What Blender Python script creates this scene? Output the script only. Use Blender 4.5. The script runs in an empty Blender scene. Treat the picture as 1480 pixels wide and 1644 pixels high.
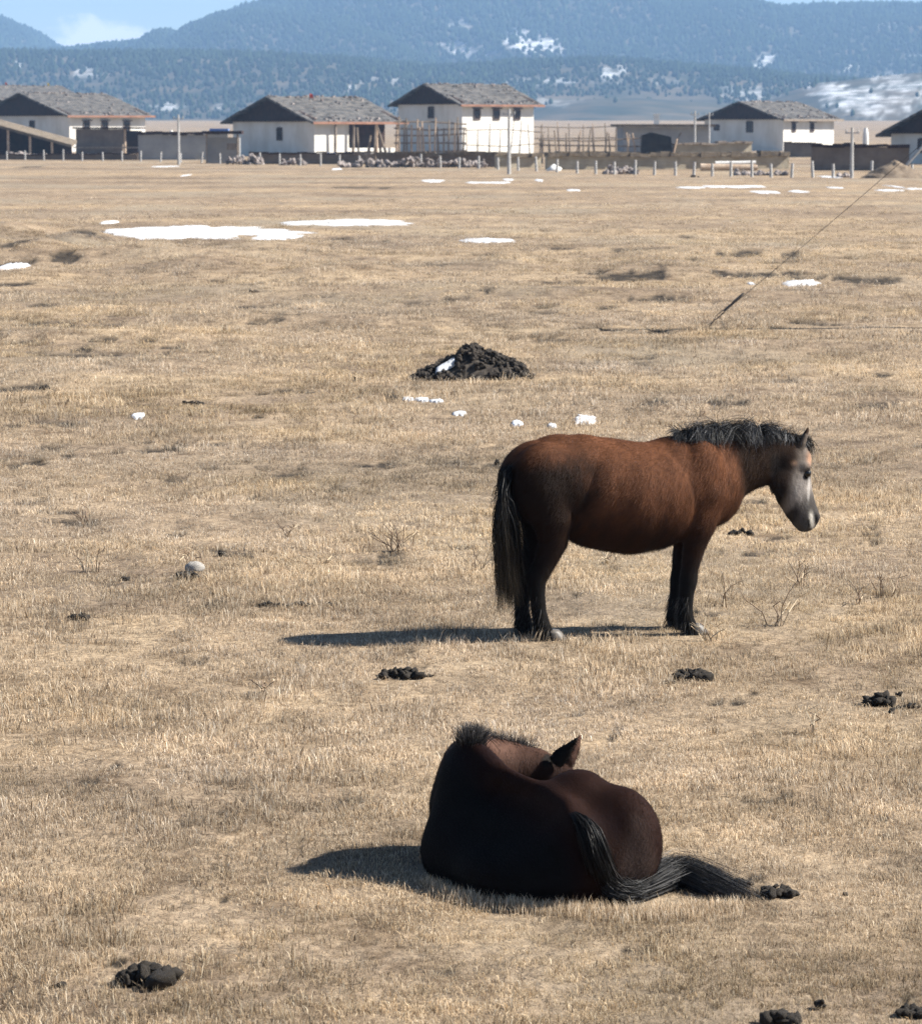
import bpy, bmesh, math, random
import numpy as np
from mathutils import Vector, Matrix

random.seed(7)
RNG = np.random.default_rng(11)
SC = bpy.context.scene
COL = SC.collection

# ------------------------------------------------------------------ camera
IMG_W, IMG_H = 1480.0, 1644.0          # photograph's pixel frame, used only to read directions
FPX = 5500.0                           # focal length in those pixels
HORIZON = 205.0
CAM_H = 3.14
PITCH = math.atan((IMG_H / 2 - HORIZON) / FPX)

cam_data = bpy.data.cameras.new("camera")
cam = bpy.data.objects.new("camera", cam_data)
COL.objects.link(cam)
cam.location = (0, 0, CAM_H)
cam.rotation_euler = (math.pi / 2 - PITCH, 0, 0)
cam_data.sensor_fit = 'HORIZONTAL'
cam_data.sensor_width = 36.0
cam_data.lens = FPX / IMG_W * 36.0
cam_data.clip_start = 0.5
cam_data.clip_end = 30000.0
cam_data.dof.use_dof = True
cam_data.dof.focus_distance = 18.5
cam_data.dof.aperture_fstop = 11.0
SC.camera = cam

# ------------------------------------------------------------------ sun, sky, exposure
SUN_EL = math.radians(39.0)
SUN_AZ = math.radians(3.0)            # seen from the camera: from the right, this far behind the subject
SUN_DIR = Vector((math.cos(SUN_AZ) * math.cos(SUN_EL), math.sin(SUN_AZ) * math.cos(SUN_EL), math.sin(SUN_EL)))
sun_data = bpy.data.lights.new("sun", 'SUN')
sun_data.energy = 5.0
sun_data.angle = math.radians(0.53)
sun_data.color = (1.0, 0.95, 0.87)
sun = bpy.data.objects.new("sun", sun_data)
COL.objects.link(sun)
sun.rotation_euler = SUN_DIR.to_track_quat('Z', 'Y').to_euler()
sun.location = (20, 0, 40)

world = bpy.data.worlds.new("World")
SC.world = world
world.use_nodes = True
wn, wl = world.node_tree.nodes, world.node_tree.links
for n in list(wn):
    wn.remove(n)
w_out = wn.new('ShaderNodeOutputWorld')
w_bg = wn.new('ShaderNodeBackground')
w_bg.inputs['Strength'].default_value = 0.05
sky = wn.new('ShaderNodeTexSky')
sky.sky_type = 'NISHITA'
sky.sun_disc = False
sky.sun_elevation = SUN_EL
sky.sun_rotation = math.pi / 2 - SUN_AZ
sky.altitude = 3000
sky.air_density = 1.0
sky.dust_density = 0.7
sky.ozone_density = 1.2
# low broken cloud all round the horizon
w_tc = wn.new('ShaderNodeTexCoord')
w_map = wn.new('ShaderNodeMapping')
w_map.inputs['Scale'].default_value = (40, 40, 62)
w_map.inputs['Location'].default_value = (3.4, 0.0, 1.3)
w_noise = wn.new('ShaderNodeTexNoise')
w_noise.inputs['Scale'].default_value = 1.0
w_noise.inputs['Detail'].default_value = 6
w_noise.inputs['Roughness'].default_value = 0.55
w_ramp = wn.new('ShaderNodeValToRGB')
w_ramp.color_ramp.elements[0].position = 0.49
w_ramp.color_ramp.elements[1].position = 0.57
w_sep = wn.new('ShaderNodeSeparateXYZ')
w_fade = wn.new('ShaderNodeMapRange')
w_fade.clamp = False
w_fade.inputs['From Min'].default_value = 0.0275
w_fade.inputs['From Max'].default_value = 0.0
w_fade.inputs['To Max'].default_value = 0.75
w_add = wn.new('ShaderNodeMath'); w_add.operation = 'ADD'
w_mul = wn.new('ShaderNodeMath'); w_mul.operation = 'MULTIPLY'; w_mul.inputs[1].default_value = 0.85
w_mix = wn.new('ShaderNodeMixRGB')
w_mix.inputs['Color2'].default_value = (10.5, 10.6, 11.2, 1)
wl.new(w_tc.outputs['Generated'], w_map.inputs['Vector'])
wl.new(w_map.outputs['Vector'], w_noise.inputs['Vector'])
wl.new(w_tc.outputs['Generated'], w_sep.inputs['Vector'])
wl.new(w_sep.outputs['Z'], w_fade.inputs['Value'])
wl.new(w_ramp.outputs['Color'], w_mul.inputs[0])
wl.new(w_noise.outputs['Fac'], w_add.inputs[0])
wl.new(w_fade.outputs['Result'], w_add.inputs[1])
wl.new(w_add.outputs['Value'], w_ramp.inputs['Fac'])
wl.new(w_mul.outputs['Value'], w_mix.inputs['Fac'])
wl.new(sky.outputs['Color'], w_mix.inputs['Color1'])
wl.new(w_mix.outputs['Color'], w_bg.inputs['Color'])
wl.new(w_bg.outputs['Background'], w_out.inputs['Surface'])

SC.view_settings.view_transform = 'Standard'
SC.view_settings.look = 'None'
SC.view_settings.gamma = 1.0
SC.view_settings.use_curve_mapping = False
SC.view_settings.exposure = 1.40
SC.render.engine = 'CYCLES'
SC.cycles.max_bounces = 6
SC.cycles.diffuse_bounces = 2
SC.cycles.glossy_bounces = 2
SC.cycles.transmission_bounces = 3
SC.cycles.transparent_max_bounces = 8
SC.cycles.volume_bounces = 0
SC.cycles.use_denoising = True
SC.cycles.denoiser = 'OPENIMAGEDENOISE'
SC.cycles.denoising_input_passes = 'RGB_ALBEDO_NORMAL'
SC.cycles.denoising_prefilter = 'NONE'
SC.cycles.sample_clamp_indirect = 1.5

# ------------------------------------------------------------------ pixel -> direction -> place
_cp, _sp = math.cos(PITCH), math.sin(PITCH)
def ray(px, py):
    a, b = (px - IMG_W / 2) / FPX, -(py - IMG_H / 2) / FPX
    return np.array([a, _cp + b * _sp, -_sp + b * _cp])
CAMP = np.array([0, 0, CAM_H])
def at_z(px, py, z):
    d = ray(px, py); t = (z - CAM_H) / d[2]
    return CAMP + d * t
def at_y(px, py, y):
    d = ray(px, py)
    return CAMP + d * (y / d[1])
def to_px(p):
    p = np.atleast_2d(p) - CAMP
    z = p[:, 1] * _cp - p[:, 2] * _sp
    v = p[:, 1] * _sp + p[:, 2] * _cp
    return np.stack([IMG_W / 2 + FPX * p[:, 0] / z, IMG_H / 2 - FPX * v / z], 1)

# ------------------------------------------------------------------ numpy noise
def _hash(ix, iy, seed):
    h = (ix.astype(np.int64) * 374761393 + iy.astype(np.int64) * 668265263 + seed * 1442695041) & 0x7fffffff
    h = ((h ^ (h >> 13)) * 1274126177) & 0x7fffffff
    h = ((h ^ (h >> 16)) * 1911520717) & 0x7fffffff
    return ((h ^ (h >> 15)) & 0xffff) / 65535.0
def vnoise(x, y, seed=0):
    x = np.asarray(x, float); y = np.asarray(y, float)
    ix, iy = np.floor(x), np.floor(y)
    fx, fy = x - ix, y - iy
    fx = fx * fx * fx * (fx * (fx * 6 - 15) + 10); fy = fy * fy * fy * (fy * (fy * 6 - 15) + 10)
    a = _hash(ix, iy, seed); b = _hash(ix + 1, iy, seed); c = _hash(ix, iy + 1, seed); d = _hash(ix + 1, iy + 1, seed)
    return (a * (1 - fx) + b * fx) * (1 - fy) + (c * (1 - fx) + d * fx) * fy
def fbm(x, y, seed=0, octaves=4, gain=0.5):
    s, amp, tot = 0, 1.0, 0
    for k in range(octaves):
        s = s + amp * vnoise(np.asarray(x) * 2 ** k + 17.3 * k, np.asarray(y) * 2 ** k - 9.1 * k, seed + k)
        tot += amp; amp *= gain
    return s / tot - 0.5
def smooth(v, a, b):
    t = np.clip((np.asarray(v, float) - a) / (b - a), 0, 1)
    return t * t * (3 - 2 * t)

# ------------------------------------------------------------------ terrain height
# mounds: pixel of the crest, half width px, height m, half depth m
MOUNDS = []
for (px, py, wpx, hgt, dep) in [
        (430, 400, 110, .24, 4), (60, 408, 80, .42, 3.0), (130, 384, 50, .30, 3.5), (250, 408, 70, .30, 3), (20, 376, 55, .36, 5), (330, 430, 120, .3, 3), (560, 440, 120, .22, 3), (800, 430, 120, .22, 3), (700, 470, 150, .14, 2), (250, 415, 420, .26, 2.6), (1000, 478, 420, .18, 2.2), (500, 520, 380, .14, 1.8), (150, 545, 260, .14, 1.5), (1150, 560, 330, .10, 1.5),
        (1080, 440, 110, .22, 3.5), (1400, 452, 140, .20, 3), (380, 470, 190, .14, 3), (60, 440, 100, .14, 3),
        (1150, 655, 260, .07, 1.4), (1420, 640, 110, .08, 1.0), (900, 625, 120, .06, 1.0),
        (60, 690, 80, .06, 0.7), (260, 585, 130, .06, 1.2), (700, 350, 260, .12, 8), (1050, 400, 300, .12, 6),
        (1300, 500, 150, .07, 2)]:
    p = at_z(px, py, 0)
    MOUNDS.append((p[0], p[1], wpx / FPX * p[1], hgt, dep))
# bare, dark soil scars: x0, x1, y in the photograph, half thickness px, strength
SCARS = []
for (x0, x1, py, th, s) in [
        (1145, 1260, 442, 5, 1.0), (1250, 1310, 441, 4, 1), (1300, 1400, 443, 5, 1), (1390, 1478, 441, 4, 1),
        (1310, 1480, 456, 6, .7), (830, 960, 456, 4, .7), (960, 1080, 450, 9, .45), (860, 900, 497, 3, .6),
        (1180, 1260, 466, 3, .5), (1385, 1410, 523, 2, .9), (1175, 1200, 552, 2, .4),
        (0, 110, 524, 3, .75), (110, 215, 527, 3, .6), (0, 75, 555, 3, .55), (70, 200, 571, 3, .85), (200, 350, 578, 3, .9),
        (5, 115, 684, 9, .85), (35, 100, 490, 4, .7), (360, 480, 494, 5, .5), (390, 420, 465, 4, .8), (560, 600, 458, 3, .5),
        (0, 80, 745, 9, .4), (165, 330, 722, 8, .45), (70, 130, 419, 4, .5), (240, 310, 395, 3, .4),
        (430, 540, 625, 4, .5), (850, 1000, 618, 5, .6), (1040, 1200, 650, 9, .4), (1330, 1480, 650, 10, .5),
        (1355, 1450, 603, 4, .85), (1000, 1060, 575, 3, .4), (670, 830, 746, 5, .6), (560, 650, 745, 8, .45),
        (570, 660, 902, 6, .5), (725, 780, 880, 5, .6), (660, 740, 924, 5, .35), (260, 300, 860, 6, .5), (90, 190, 838, 6, .4),
        (1380, 1470, 940, 6, .45), (930, 970, 1028, 9, .6), (1140, 1200, 1130, 5, .5), (1280, 1320, 1136, 4, .5),
        (1165, 1290, 1288, 9, .55), (1380, 1480, 1340, 12, .55), (1000, 1060, 1530, 8, .6), (1180, 1260, 1430, 8, .4),
        (20, 80, 1490, 8, .6), (330, 380, 1398, 10, .45), (130, 160, 1252, 10, .6), (650, 740, 1560, 9, .4), (880, 960, 1500, 8, .4),
        (380, 480, 1110, 6, .4), (30, 60, 268, 2, .7), (520, 640, 300, 2, .35), (40, 120, 720, 6, .3),
        (1360, 1440, 310, 2, .5), (980, 1090, 404, 3, .35), (720, 800, 420, 3, .4), (880, 930, 402, 4, .4), (1240, 1330, 410, 3, .35), (1000, 1130, 488, 4, .4)]:
    th *= .70
    a, b = at_z(x0, py, 0), at_z(x1, py, 0)
    n, f_ = at_z((x0 + x1) / 2, py + th, 0), at_z((x0 + x1) / 2, py - th, 0)
    SCARS.append(((a[0] + b[0]) / 2, (a[1] + b[1]) / 2, max((b[0] - a[0]) / 2, .03), max((f_[1] - n[1]) / 2, .04), s))

_r = np.random.default_rng(404)
for _ in range(170):
    py = 380 + 520 * _r.uniform() ** 1.3; px = _r.uniform(-60, 1540); ln = _r.uniform(8, 45); th = _r.uniform(.8, 2.6) * (1 + py / 900)
    a, b = at_z(px - ln, py, 0), at_z(px + ln, py, 0); n, f_ = at_z(px, py + th, 0), at_z(px, py - th, 0)
    SCARS.append((a[0] * .5 + b[0] * .5, a[1], (b[0] - a[0]) / 2, max((f_[1] - n[1]) / 2, .03), _r.uniform(.25, .75)))
for _ in range(60):
    py = _r.uniform(900, 1640); px = _r.uniform(-60, 1540); ln = _r.uniform(5, 26); th = _r.uniform(2, 6)
    a, b = at_z(px - ln, py, 0), at_z(px + ln, py, 0); n, f_ = at_z(px, py + th, 0), at_z(px, py - th, 0)
    SCARS.append((a[0] * .5 + b[0] * .5, a[1], (b[0] - a[0]) / 2, max((f_[1] - n[1]) / 2, .03), _r.uniform(.3, .8)))

def soil_mask(x, y):
    x = np.asarray(x, float); y = np.asarray(y, float)
    m = np.zeros(np.broadcast(x, y).shape)
    sc = np.maximum(y, 8) * 0.02
    wx = fbm(x / sc, y / (sc * 2.2), 51, 4) * 1.6
    wy = fbm(x / sc + 40, y / (sc * 2.2), 61, 4) * 2.6
    fr = fbm(x / (sc * .22), y / (sc * .5), 68, 4)
    for (cx, cy, rx, ry, s) in SCARS:
        sel = (np.abs(x - cx) < rx * 2.2) & (np.abs(y - cy) < ry * 3.2)
        if not np.any(sel):
            continue
        dx = (x[sel] - cx) / rx + wx[sel] * .5; dy = (y[sel] - cy) / ry + wy[sel] * 1.1
        v = (.45 + .55 * s) * smooth(.75 + .55 * s - np.sqrt(dx * dx + dy * dy) + (fr[sel] * 1.5), 0, .38)
        m[sel] = np.maximum(m[sel], v)
    return m

def hz(x, y):
    x = np.asarray(x, float); y = np.asarray(y, float)
    d = np.sqrt(x * x + y * y)
    z = 0.05 * fbm(x / 1.7, y / 1.7, 3, 4) * smooth(d, 3, 9)
    z = z + 0.22 * fbm(x / 9.0, y / 14.0, 8, 4) * smooth(y, 28, 60) * (1 - smooth(y, 150, 220))
    z = z + 0.35 * fbm(x / 60.0, y / 60.0, 21, 3) * smooth(y, 120, 400)
    for (cx, cy, rx, h, ry) in MOUNDS:
        q = ((x - cx) / rx) ** 2 + ((y - cy) / ry) ** 2
        z = z + h * np.exp(-q * 1.4)
    z = z + smooth(y, 600, 2300) * 8.0 + smooth(y, 2300, 6000) * 10
    return z

def ground(px, py):
    """the point of the terrain seen at that pixel"""
    p = at_z(px, py, 0)
    for _ in range(12):
        p = at_z(px, py, float(hz(np.array([p[0]]), np.array([p[1]]))[0]) * .7 + p[2] * .3)
    p[2] = float(hz(np.array([p[0]]), np.array([p[1]]))[0])
    return p
def gz(x, y):
    return float(hz(np.array([x]), np.array([y]))[0])

# ------------------------------------------------------------------ mesh and object helpers
def new_obj(name, me, parent=None, mat=None, loc=None, rot=None):
    o = bpy.data.objects.new(name, me)
    COL.objects.link(o)
    if parent is not None:
        o.parent = parent
    if mat is not None and me is not None:
        me.materials.clear(); me.materials.append(mat)
    if loc is not None:
        o.location = loc
    if rot is not None:
        o.rotation_euler = rot
    return o
def tag(o, label=None, cat=None, group=None, kind=None):
    if label: o['label'] = label
    if cat: o['category'] = cat
    if group: o['group'] = group
    if kind: o['kind'] = kind
    return o
def empty(name, loc=(0, 0, 0), rz=0.0):
    o = bpy.data.objects.new(name, None)
    COL.objects.link(o)
    o.location = loc; o.rotation_euler = (0, 0, rz)
    o.empty_display_size = .2
    return o
def mesh_np(name, V, F, smooth_=False, colors=None, attrs=None):
    """V (n,3), F (m,k) array of one face size or a list of lists"""
    me = bpy.data.meshes.new(name)
    V = np.asarray(V, np.float32)
    if isinstance(F, np.ndarray) and F.ndim == 2:
        m, k = F.shape
        me.vertices.add(len(V)); me.vertices.foreach_set('co', V.ravel())
        me.loops.add(m * k); me.loops.foreach_set('vertex_index', F.astype(np.int32).ravel())
        me.polygons.add(m)
        me.polygons.foreach_set('loop_start', np.arange(0, m * k, k, dtype=np.int32))
        me.update(calc_edges=True)
    else:
        me.from_pydata([tuple(v) for v in V.tolist()], [], [tuple(f) for f in F])
    if smooth_ and len(me.polygons):
        me.polygons.foreach_set('use_smooth', np.ones(len(me.polygons), dtype=bool))
    if colors is not None:
        a = me.color_attributes.new('Col', 'FLOAT_COLOR', 'POINT')
        c = np.ones((len(V), 4), np.float32); c[:, :3] = colors
        a.data.foreach_set('color', c.ravel())
    for nm, v in (attrs or {}).items():
        a = me.attributes.new(nm, 'FLOAT', 'POINT'); a.data.foreach_set('value', np.asarray(v, np.float32))
    me.update()
    return me

class MB:
    """collects simple shapes into one mesh"""
    def __init__(s): s.V = []; s.F = []
    def add(s, vs, fs):
        b = len(s.V); s.V += [tuple(float(c) for c in v) for v in vs]; s.F += [tuple(i + b for i in f) for f in fs]
    def box(s, c, sz, M=None):
        x, y, z = [k / 2 for k in sz]
        vs = [(-x, -y, -z), (x, -y, -z), (x, y, -z), (-x, y, -z), (-x, -y, z), (x, -y, z), (x, y, z), (-x, y, z)]
        if M is not None: vs = [tuple(M @ Vector(v)) for v in vs]
        s.add([(v[0] + c[0], v[1] + c[1], v[2] + c[2]) for v in vs],
              [(0, 3, 2, 1), (4, 5, 6, 7), (0, 1, 5, 4), (1, 2, 6, 5), (2, 3, 7, 6), (3, 0, 4, 7)])
    def prism(s, poly, y0, y1):
        """polygon in x,z pushed along y"""
        n = len(poly)
        s.add([(p[0], y0, p[1]) for p in poly] + [(p[0], y1, p[1]) for p in poly],
              [tuple(range(n)), tuple(range(2 * n - 1, n - 1, -1))] + [(i, i + n, (i + 1) % n + n, (i + 1) % n) for i in range(n)])
    def tube(s, pts, rad, n=8):
        pts = [Vector([float(c) for c in p]) for p in pts]
        if not hasattr(rad, '__len__'): rad = [rad] * len(pts)
        vs, fs = [], []
        for i, p in enumerate(pts):
            t = (pts[min(i + 1, len(pts) - 1)] - pts[max(i - 1, 0)]).normalized()
            u = t.orthogonal().normalized() if i == 0 else (u - t * u.dot(t)).normalized()
            w = t.cross(u)
            for k in range(n):
                a = 2 * math.pi * k / n
                vs.append(p + (u * math.cos(a) + w * math.sin(a)) * rad[i])
        for i in range(len(pts) - 1):
            for k in range(n):
                fs.append((i * n + k, i * n + (k + 1) % n, (i + 1) * n + (k + 1) % n, (i + 1) * n + k))
        fs.append(tuple(range(n - 1, -1, -1))); fs.append(tuple((len(pts) - 1) * n + k for k in range(n)))
        s.add(vs, fs)
    def mesh(s, name, smooth_=False):
        return mesh_np(name, np.array(s.V), s.F, smooth_)
    def build(s, name, mat, parent=None, smooth_=False):
        return new_obj(name, s.mesh(name, smooth_), parent, mat)

# ------------------------------------------------------------------ materials
def nd(nt, typ, **kw):
    n = nt.nodes.new(typ)
    for k, v in kw.items():
        if k in n.inputs: n.inputs[k].default_value = v
        else: setattr(n, k, v)
    return n
def mat(name, c1, c2=None, scale=3.0, rough=.85, bump=0.0, bscale=None, spec=.3, stretch=(1, 1, 1), detail=5, lo=.35, hi=.65, c3=None):
    m = bpy.data.materials.new(name); m.use_nodes = True
    nt = m.node_tree; b = nt.nodes['Principled BSDF']
    b.inputs['Roughness'].default_value = rough
    b.inputs['Specular IOR Level'].default_value = spec
    if c2 is None:
        b.inputs['Base Color'].default_value = (*c1, 1)
    if c2 is not None or bump:
        tc = nd(nt, 'ShaderNodeTexCoord'); mp = nd(nt, 'ShaderNodeMapping'); mp.inputs['Scale'].default_value = stretch
        nt.links.new(tc.outputs['Object'], mp.inputs['Vector'])
    if c2 is not None:
        nz = nd(nt, 'ShaderNodeTexNoise', Scale=scale, Detail=detail, Roughness=.6)
        rp = nd(nt, 'ShaderNodeValToRGB')
        rp.color_ramp.elements[0].position = lo; rp.color_ramp.elements[1].position = hi
        rp.color_ramp.elements[0].color = (*c1, 1); rp.color_ramp.elements[1].color = (*c2, 1)
        if c3 is not None:
            e = rp.color_ramp.elements.new((lo + hi) / 2); e.color = (*c3, 1)
        nt.links.new(mp.outputs['Vector'], nz.inputs['Vector'])
        nt.links.new(nz.outputs['Fac'], rp.inputs['Fac'])
        nt.links.new(rp.outputs['Color'], b.inputs['Base Color'])
    if bump:
        nb = nd(nt, 'ShaderNodeTexNoise', Scale=bscale or scale * 3, Detail=5)
        bp = nd(nt, 'ShaderNodeBump', Strength=.7, Distance=bump)
        nt.links.new(mp.outputs['Vector'], nb.inputs['Vector'])
        nt.links.new(nb.outputs['Fac'], bp.inputs['Height'])
        nt.links.new(bp.outputs['Normal'], b.inputs['Normal'])
    return m
def mat_attr(name, rough=.6, spec=.3, gain=1.0, translucent=0.0, bump=0.0, bscale=60, sheen=0.0):
    """colour comes from the mesh's own painted coat colour 'Col'"""
    m = bpy.data.materials.new(name); m.use_nodes = True
    nt = m.node_tree; b = nt.nodes['Principled BSDF']
    at = nd(nt, 'ShaderNodeAttribute', attribute_name='Col')
    nt.links.new(at.outputs['Color'], b.inputs['Base Color'])
    b.inputs['Roughness'].default_value = rough
    b.inputs['Specular IOR Level'].default_value = spec
    if sheen: b.inputs['Sheen Weight'].default_value = sheen
    if bump:
        tc = nd(nt, 'ShaderNodeTexCoord')
        nb = nd(nt, 'ShaderNodeTexNoise', Scale=bscale, Detail=4)
        bp = nd(nt, 'ShaderNodeBump', Strength=.6, Distance=bump)
        nt.links.new(tc.outputs['Object'], nb.inputs['Vector'])
        nt.links.new(nb.outputs['Fac'], bp.inputs['Height'])
        nt.links.new(bp.outputs['Normal'], b.inputs['Normal'])
    return m
# ------------------------------------------------------------------ ground
def ground_material():
    m = bpy.data.materials.new('dry_pasture'); m.use_nodes = True
    nt = m.node_tree; L = nt.links.new; b = nt.nodes['Principled BSDF']
    b.inputs['Roughness'].default_value = .95; b.inputs['Specular IOR Level'].default_value = .1
    geo = nd(nt, 'ShaderNodeNewGeometry')
    def noise(scale, detail=4, stretch=(1, 1, 1), rough=.6):
        mp = nd(nt, 'ShaderNodeMapping'); mp.inputs['Scale'].default_value = stretch
        n = nd(nt, 'ShaderNodeTexNoise', Scale=scale, Detail=detail, Roughness=rough)
        L(geo.outputs['Position'], mp.inputs['Vector']); L(mp.outputs['Vector'], n.inputs['Vector'])
        return n.outputs['Fac']
    def ramp(fac, stops):
        r = nd(nt, 'ShaderNodeValToRGB')
        e = r.color_ramp.elements
        e[0].position, e[0].color = stops[0][0], (*stops[0][1], 1)
        e[1].position, e[1].color = stops[-1][0], (*stops[-1][1], 1)
        for p, c in stops[1:-1]:
            k = e.new(p); k.color = (*c, 1)
        L(fac, r.inputs['Fac']); return r.outputs['Color']
    def mix(fac, a, b_, mode='MIX'):
        x = nd(nt, 'ShaderNodeMixRGB', blend_type=mode)
        if isinstance(fac, float): x.inputs['Fac'].default_value = fac
        else: L(fac, x.inputs['Fac'])
        L(a, x.inputs['Color1'])
        if isinstance(b_, tuple): x.inputs['Color2'].default_value = (*b_, 1)
        else: L(b_, x.inputs['Color2'])
        return x.outputs['Color']
    base = ramp(noise(.35, 6, (1, .55, 1)), [(.30, (.205, .157, .115)), (.45, (.255, .197, .142)), (.58, (.315, .244, .173)), (.72, (.375, .294, .205))])
    fine = ramp(noise(14, 5), [(.30, (.55, .52, .48)), (.50, (.95, .93, .9)), (.68, (1.25, 1.25, 1.22))])
    c = mix(1.0, base, fine, 'MULTIPLY')
    mid = ramp(noise(2.2, 6, (1, .6, 1)), [(.36, (.60, .57, .54)), (.50, (1, 1, 1)), (.66, (1.16, 1.14, 1.10))])
    c = mix(1.0, c, mid, 'MULTIPLY')
    band = ramp(noise(.09, 4, (.22, 1, 1)), [(.34, (.74, .73, .73)), (.50, (1, 1, 1)), (.64, (1.2, 1.18, 1.10))])
    c = mix(1.0, c, band, 'MULTIPLY')
    # streaks of grey, trampled turf
    grey = ramp(noise(.12, 5, (1, .5, 1)), [(.50, (0, 0, 0)), (.66, (.75, .75, .75))])
    c = mix(grey, c, (.27, .225, .165))
    spots = ramp(noise(1.3, 6, (1, .6, 1), .7), [(.655, (0, 0, 0)), (.70, (.8, .8, .8))])
    c = mix(spots, c, (.10, .078, .055))
    soil = nd(nt, 'ShaderNodeAttribute', attribute_name='soil')
    brk = ramp(noise(3.0, 6, (1, .6, 1), .75), [(.33, (.5, .5, .5)), (.55, (2.0, 2.0, 2.0))])
    sm = nd(nt, 'ShaderNodeMixRGB', blend_type='MULTIPLY'); sm.inputs['Fac'].default_value = 1; sm.use_clamp = True
    L(soil.outputs['Fac'], sm.inputs['Color1']); L(brk, sm.inputs['Color2'])
    soilc = ramp(noise(6, 4), [(.35, (.022, .018, .014)), (.65, (.075, .06, .045))])
    c = mix(sm.outputs['Color'], c, soilc)
    L(c, b.inputs['Base Color'])
    bp = nd(nt, 'ShaderNodeBump', Strength=.9, Distance=.03); L(noise(18, 6, rough=.7), bp.inputs['Height'])
    bp2 = nd(nt, 'ShaderNodeBump', Strength=.8, Distance=.12); L(noise(2.0, 5), bp2.inputs['Height'])
    L(bp.outputs['Normal'], bp2.inputs['Normal']); L(bp2.outputs['Normal'], b.inputs['Normal'])
    return m
M_GROUND = ground_material()

def build_ground():
    ys = [-140.0, -60, -20, 0, 5, 9]
    y = 10.0
    while y < 7200:
        ys.append(y)
        y *= 1.0085 if y < 160 else (1.02 if y < 500 else 1.08)
    ys = np.array(ys + [7300.0])
    core = np.linspace(-1, 1, 261)
    side = np.array([1.15, 1.5, 2.2, 4, 8, 20])
    s = np.concatenate([-side[::-1], core, side])
    half = 0.165 * np.maximum(ys, 0) + 2.2
    X = half[:, None] * s[None, :]
    X = np.clip(X, -3900, 3900)
    X[:, 0] = -4000; X[:, -1] = 4000
    Y = np.broadcast_to(ys[:, None], X.shape)
    Z = hz(X, Y)
    soil = soil_mask(X.copy(), Y.copy())
    Z = Z - soil * 0.02 * np.clip(Y / 20, .6, 5)
    ny, nx = X.shape
    idx = np.arange(ny * nx).reshape(ny, nx)
    F = np.stack([idx[:-1, :-1], idx[:-1, 1:], idx[1:, 1:], idx[1:, :-1]], -1).reshape(-1, 4)
    V = np.stack([X, Y, Z], -1).reshape(-1, 3)
    me = mesh_np('pasture', V, F, True, attrs={'soil': soil.ravel()})
    o = new_obj('ground', me, None, M_GROUND)
    tag(o, 'wide flat pasture of short dry straw coloured grass', None, None, 'structure')
build_ground()

# ------------------------------------------------------------------ scattered instances (grass, forest): one object each
def scatter(name, pts, attrs, variants, mat_, label, idx, rot, scl):
    """pts (n,3); variants: list of meshes; idx, rot (n,3), scl (n,3) per point"""
    me = bpy.data.meshes.new(name)
    me.vertices.add(len(pts)); me.vertices.foreach_set('co', np.asarray(pts, np.float32).ravel())
    def fa(nm, typ, key, data):
        a = me.attributes.new(nm, typ, 'POINT'); a.data.foreach_set(key, np.ascontiguousarray(data).ravel())
    fa('vidx', 'INT', 'value', np.asarray(idx, np.int32))
    fa('vrot', 'FLOAT_VECTOR', 'vector', np.asarray(rot, np.float32))
    fa('vscl', 'FLOAT_VECTOR', 'vector', np.asarray(scl, np.float32))
    for k, v in attrs.items():
        fa(k, 'FLOAT_VECTOR', 'vector', np.asarray(v, np.float32))
    o = new_obj(name, me)
    me.materials.append(mat_)
    coll = bpy.data.collections.new(name + '_pieces')
    for i, vm in enumerate(variants):
        vo = bpy.data.objects.new('%s_piece_%02d' % (name, i), vm)
        if not vm.materials: vm.materials.append(mat_)
        coll.objects.link(vo)
    ng = bpy.data.node_groups.new(name + '_scatter', 'GeometryNodeTree')
    ng.interface.new_socket('Geometry', in_out='INPUT', socket_type='NodeSocketGeometry')
    ng.interface.new_socket('Geometry', in_out='OUTPUT', socket_type='NodeSocketGeometry')
    N = ng.nodes.new; Lk = ng.links.new
    gi, go = N('NodeGroupInput'), N('NodeGroupOutput')
    ci = N('GeometryNodeCollectionInfo'); ci.inputs['Collection'].default_value = coll
    ci.inputs['Separate Children'].default_value = True; ci.inputs['Reset Children'].default_value = True
    def named(nm, dt):
        n = N('GeometryNodeInputNamedAttribute'); n.data_type = dt; n.inputs['Name'].default_value = nm
        return n.outputs['Attribute']
    ip = N('GeometryNodeInstanceOnPoints')
    ip.inputs['Pick Instance'].default_value = True
    Lk(gi.outputs[0], ip.inputs['Points']); Lk(ci.outputs['Instances'], ip.inputs['Instance'])
    Lk(named('vidx', 'INT'), ip.inputs['Instance Index'])
    e2r = N('FunctionNodeEulerToRotation')
    Lk(named('vrot', 'FLOAT_VECTOR'), e2r.inputs[0]); Lk(e2r.outputs[0], ip.inputs['Rotation'])
    Lk(named('vscl', 'FLOAT_VECTOR'), ip.inputs['Scale'])
    Lk(ip.outputs['Instances'], go.inputs[0])
    md = o.modifiers.new('scatter', 'NODES'); md.node_group = ng
    tag(o, label, None, None, 'stuff')
    return o

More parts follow.
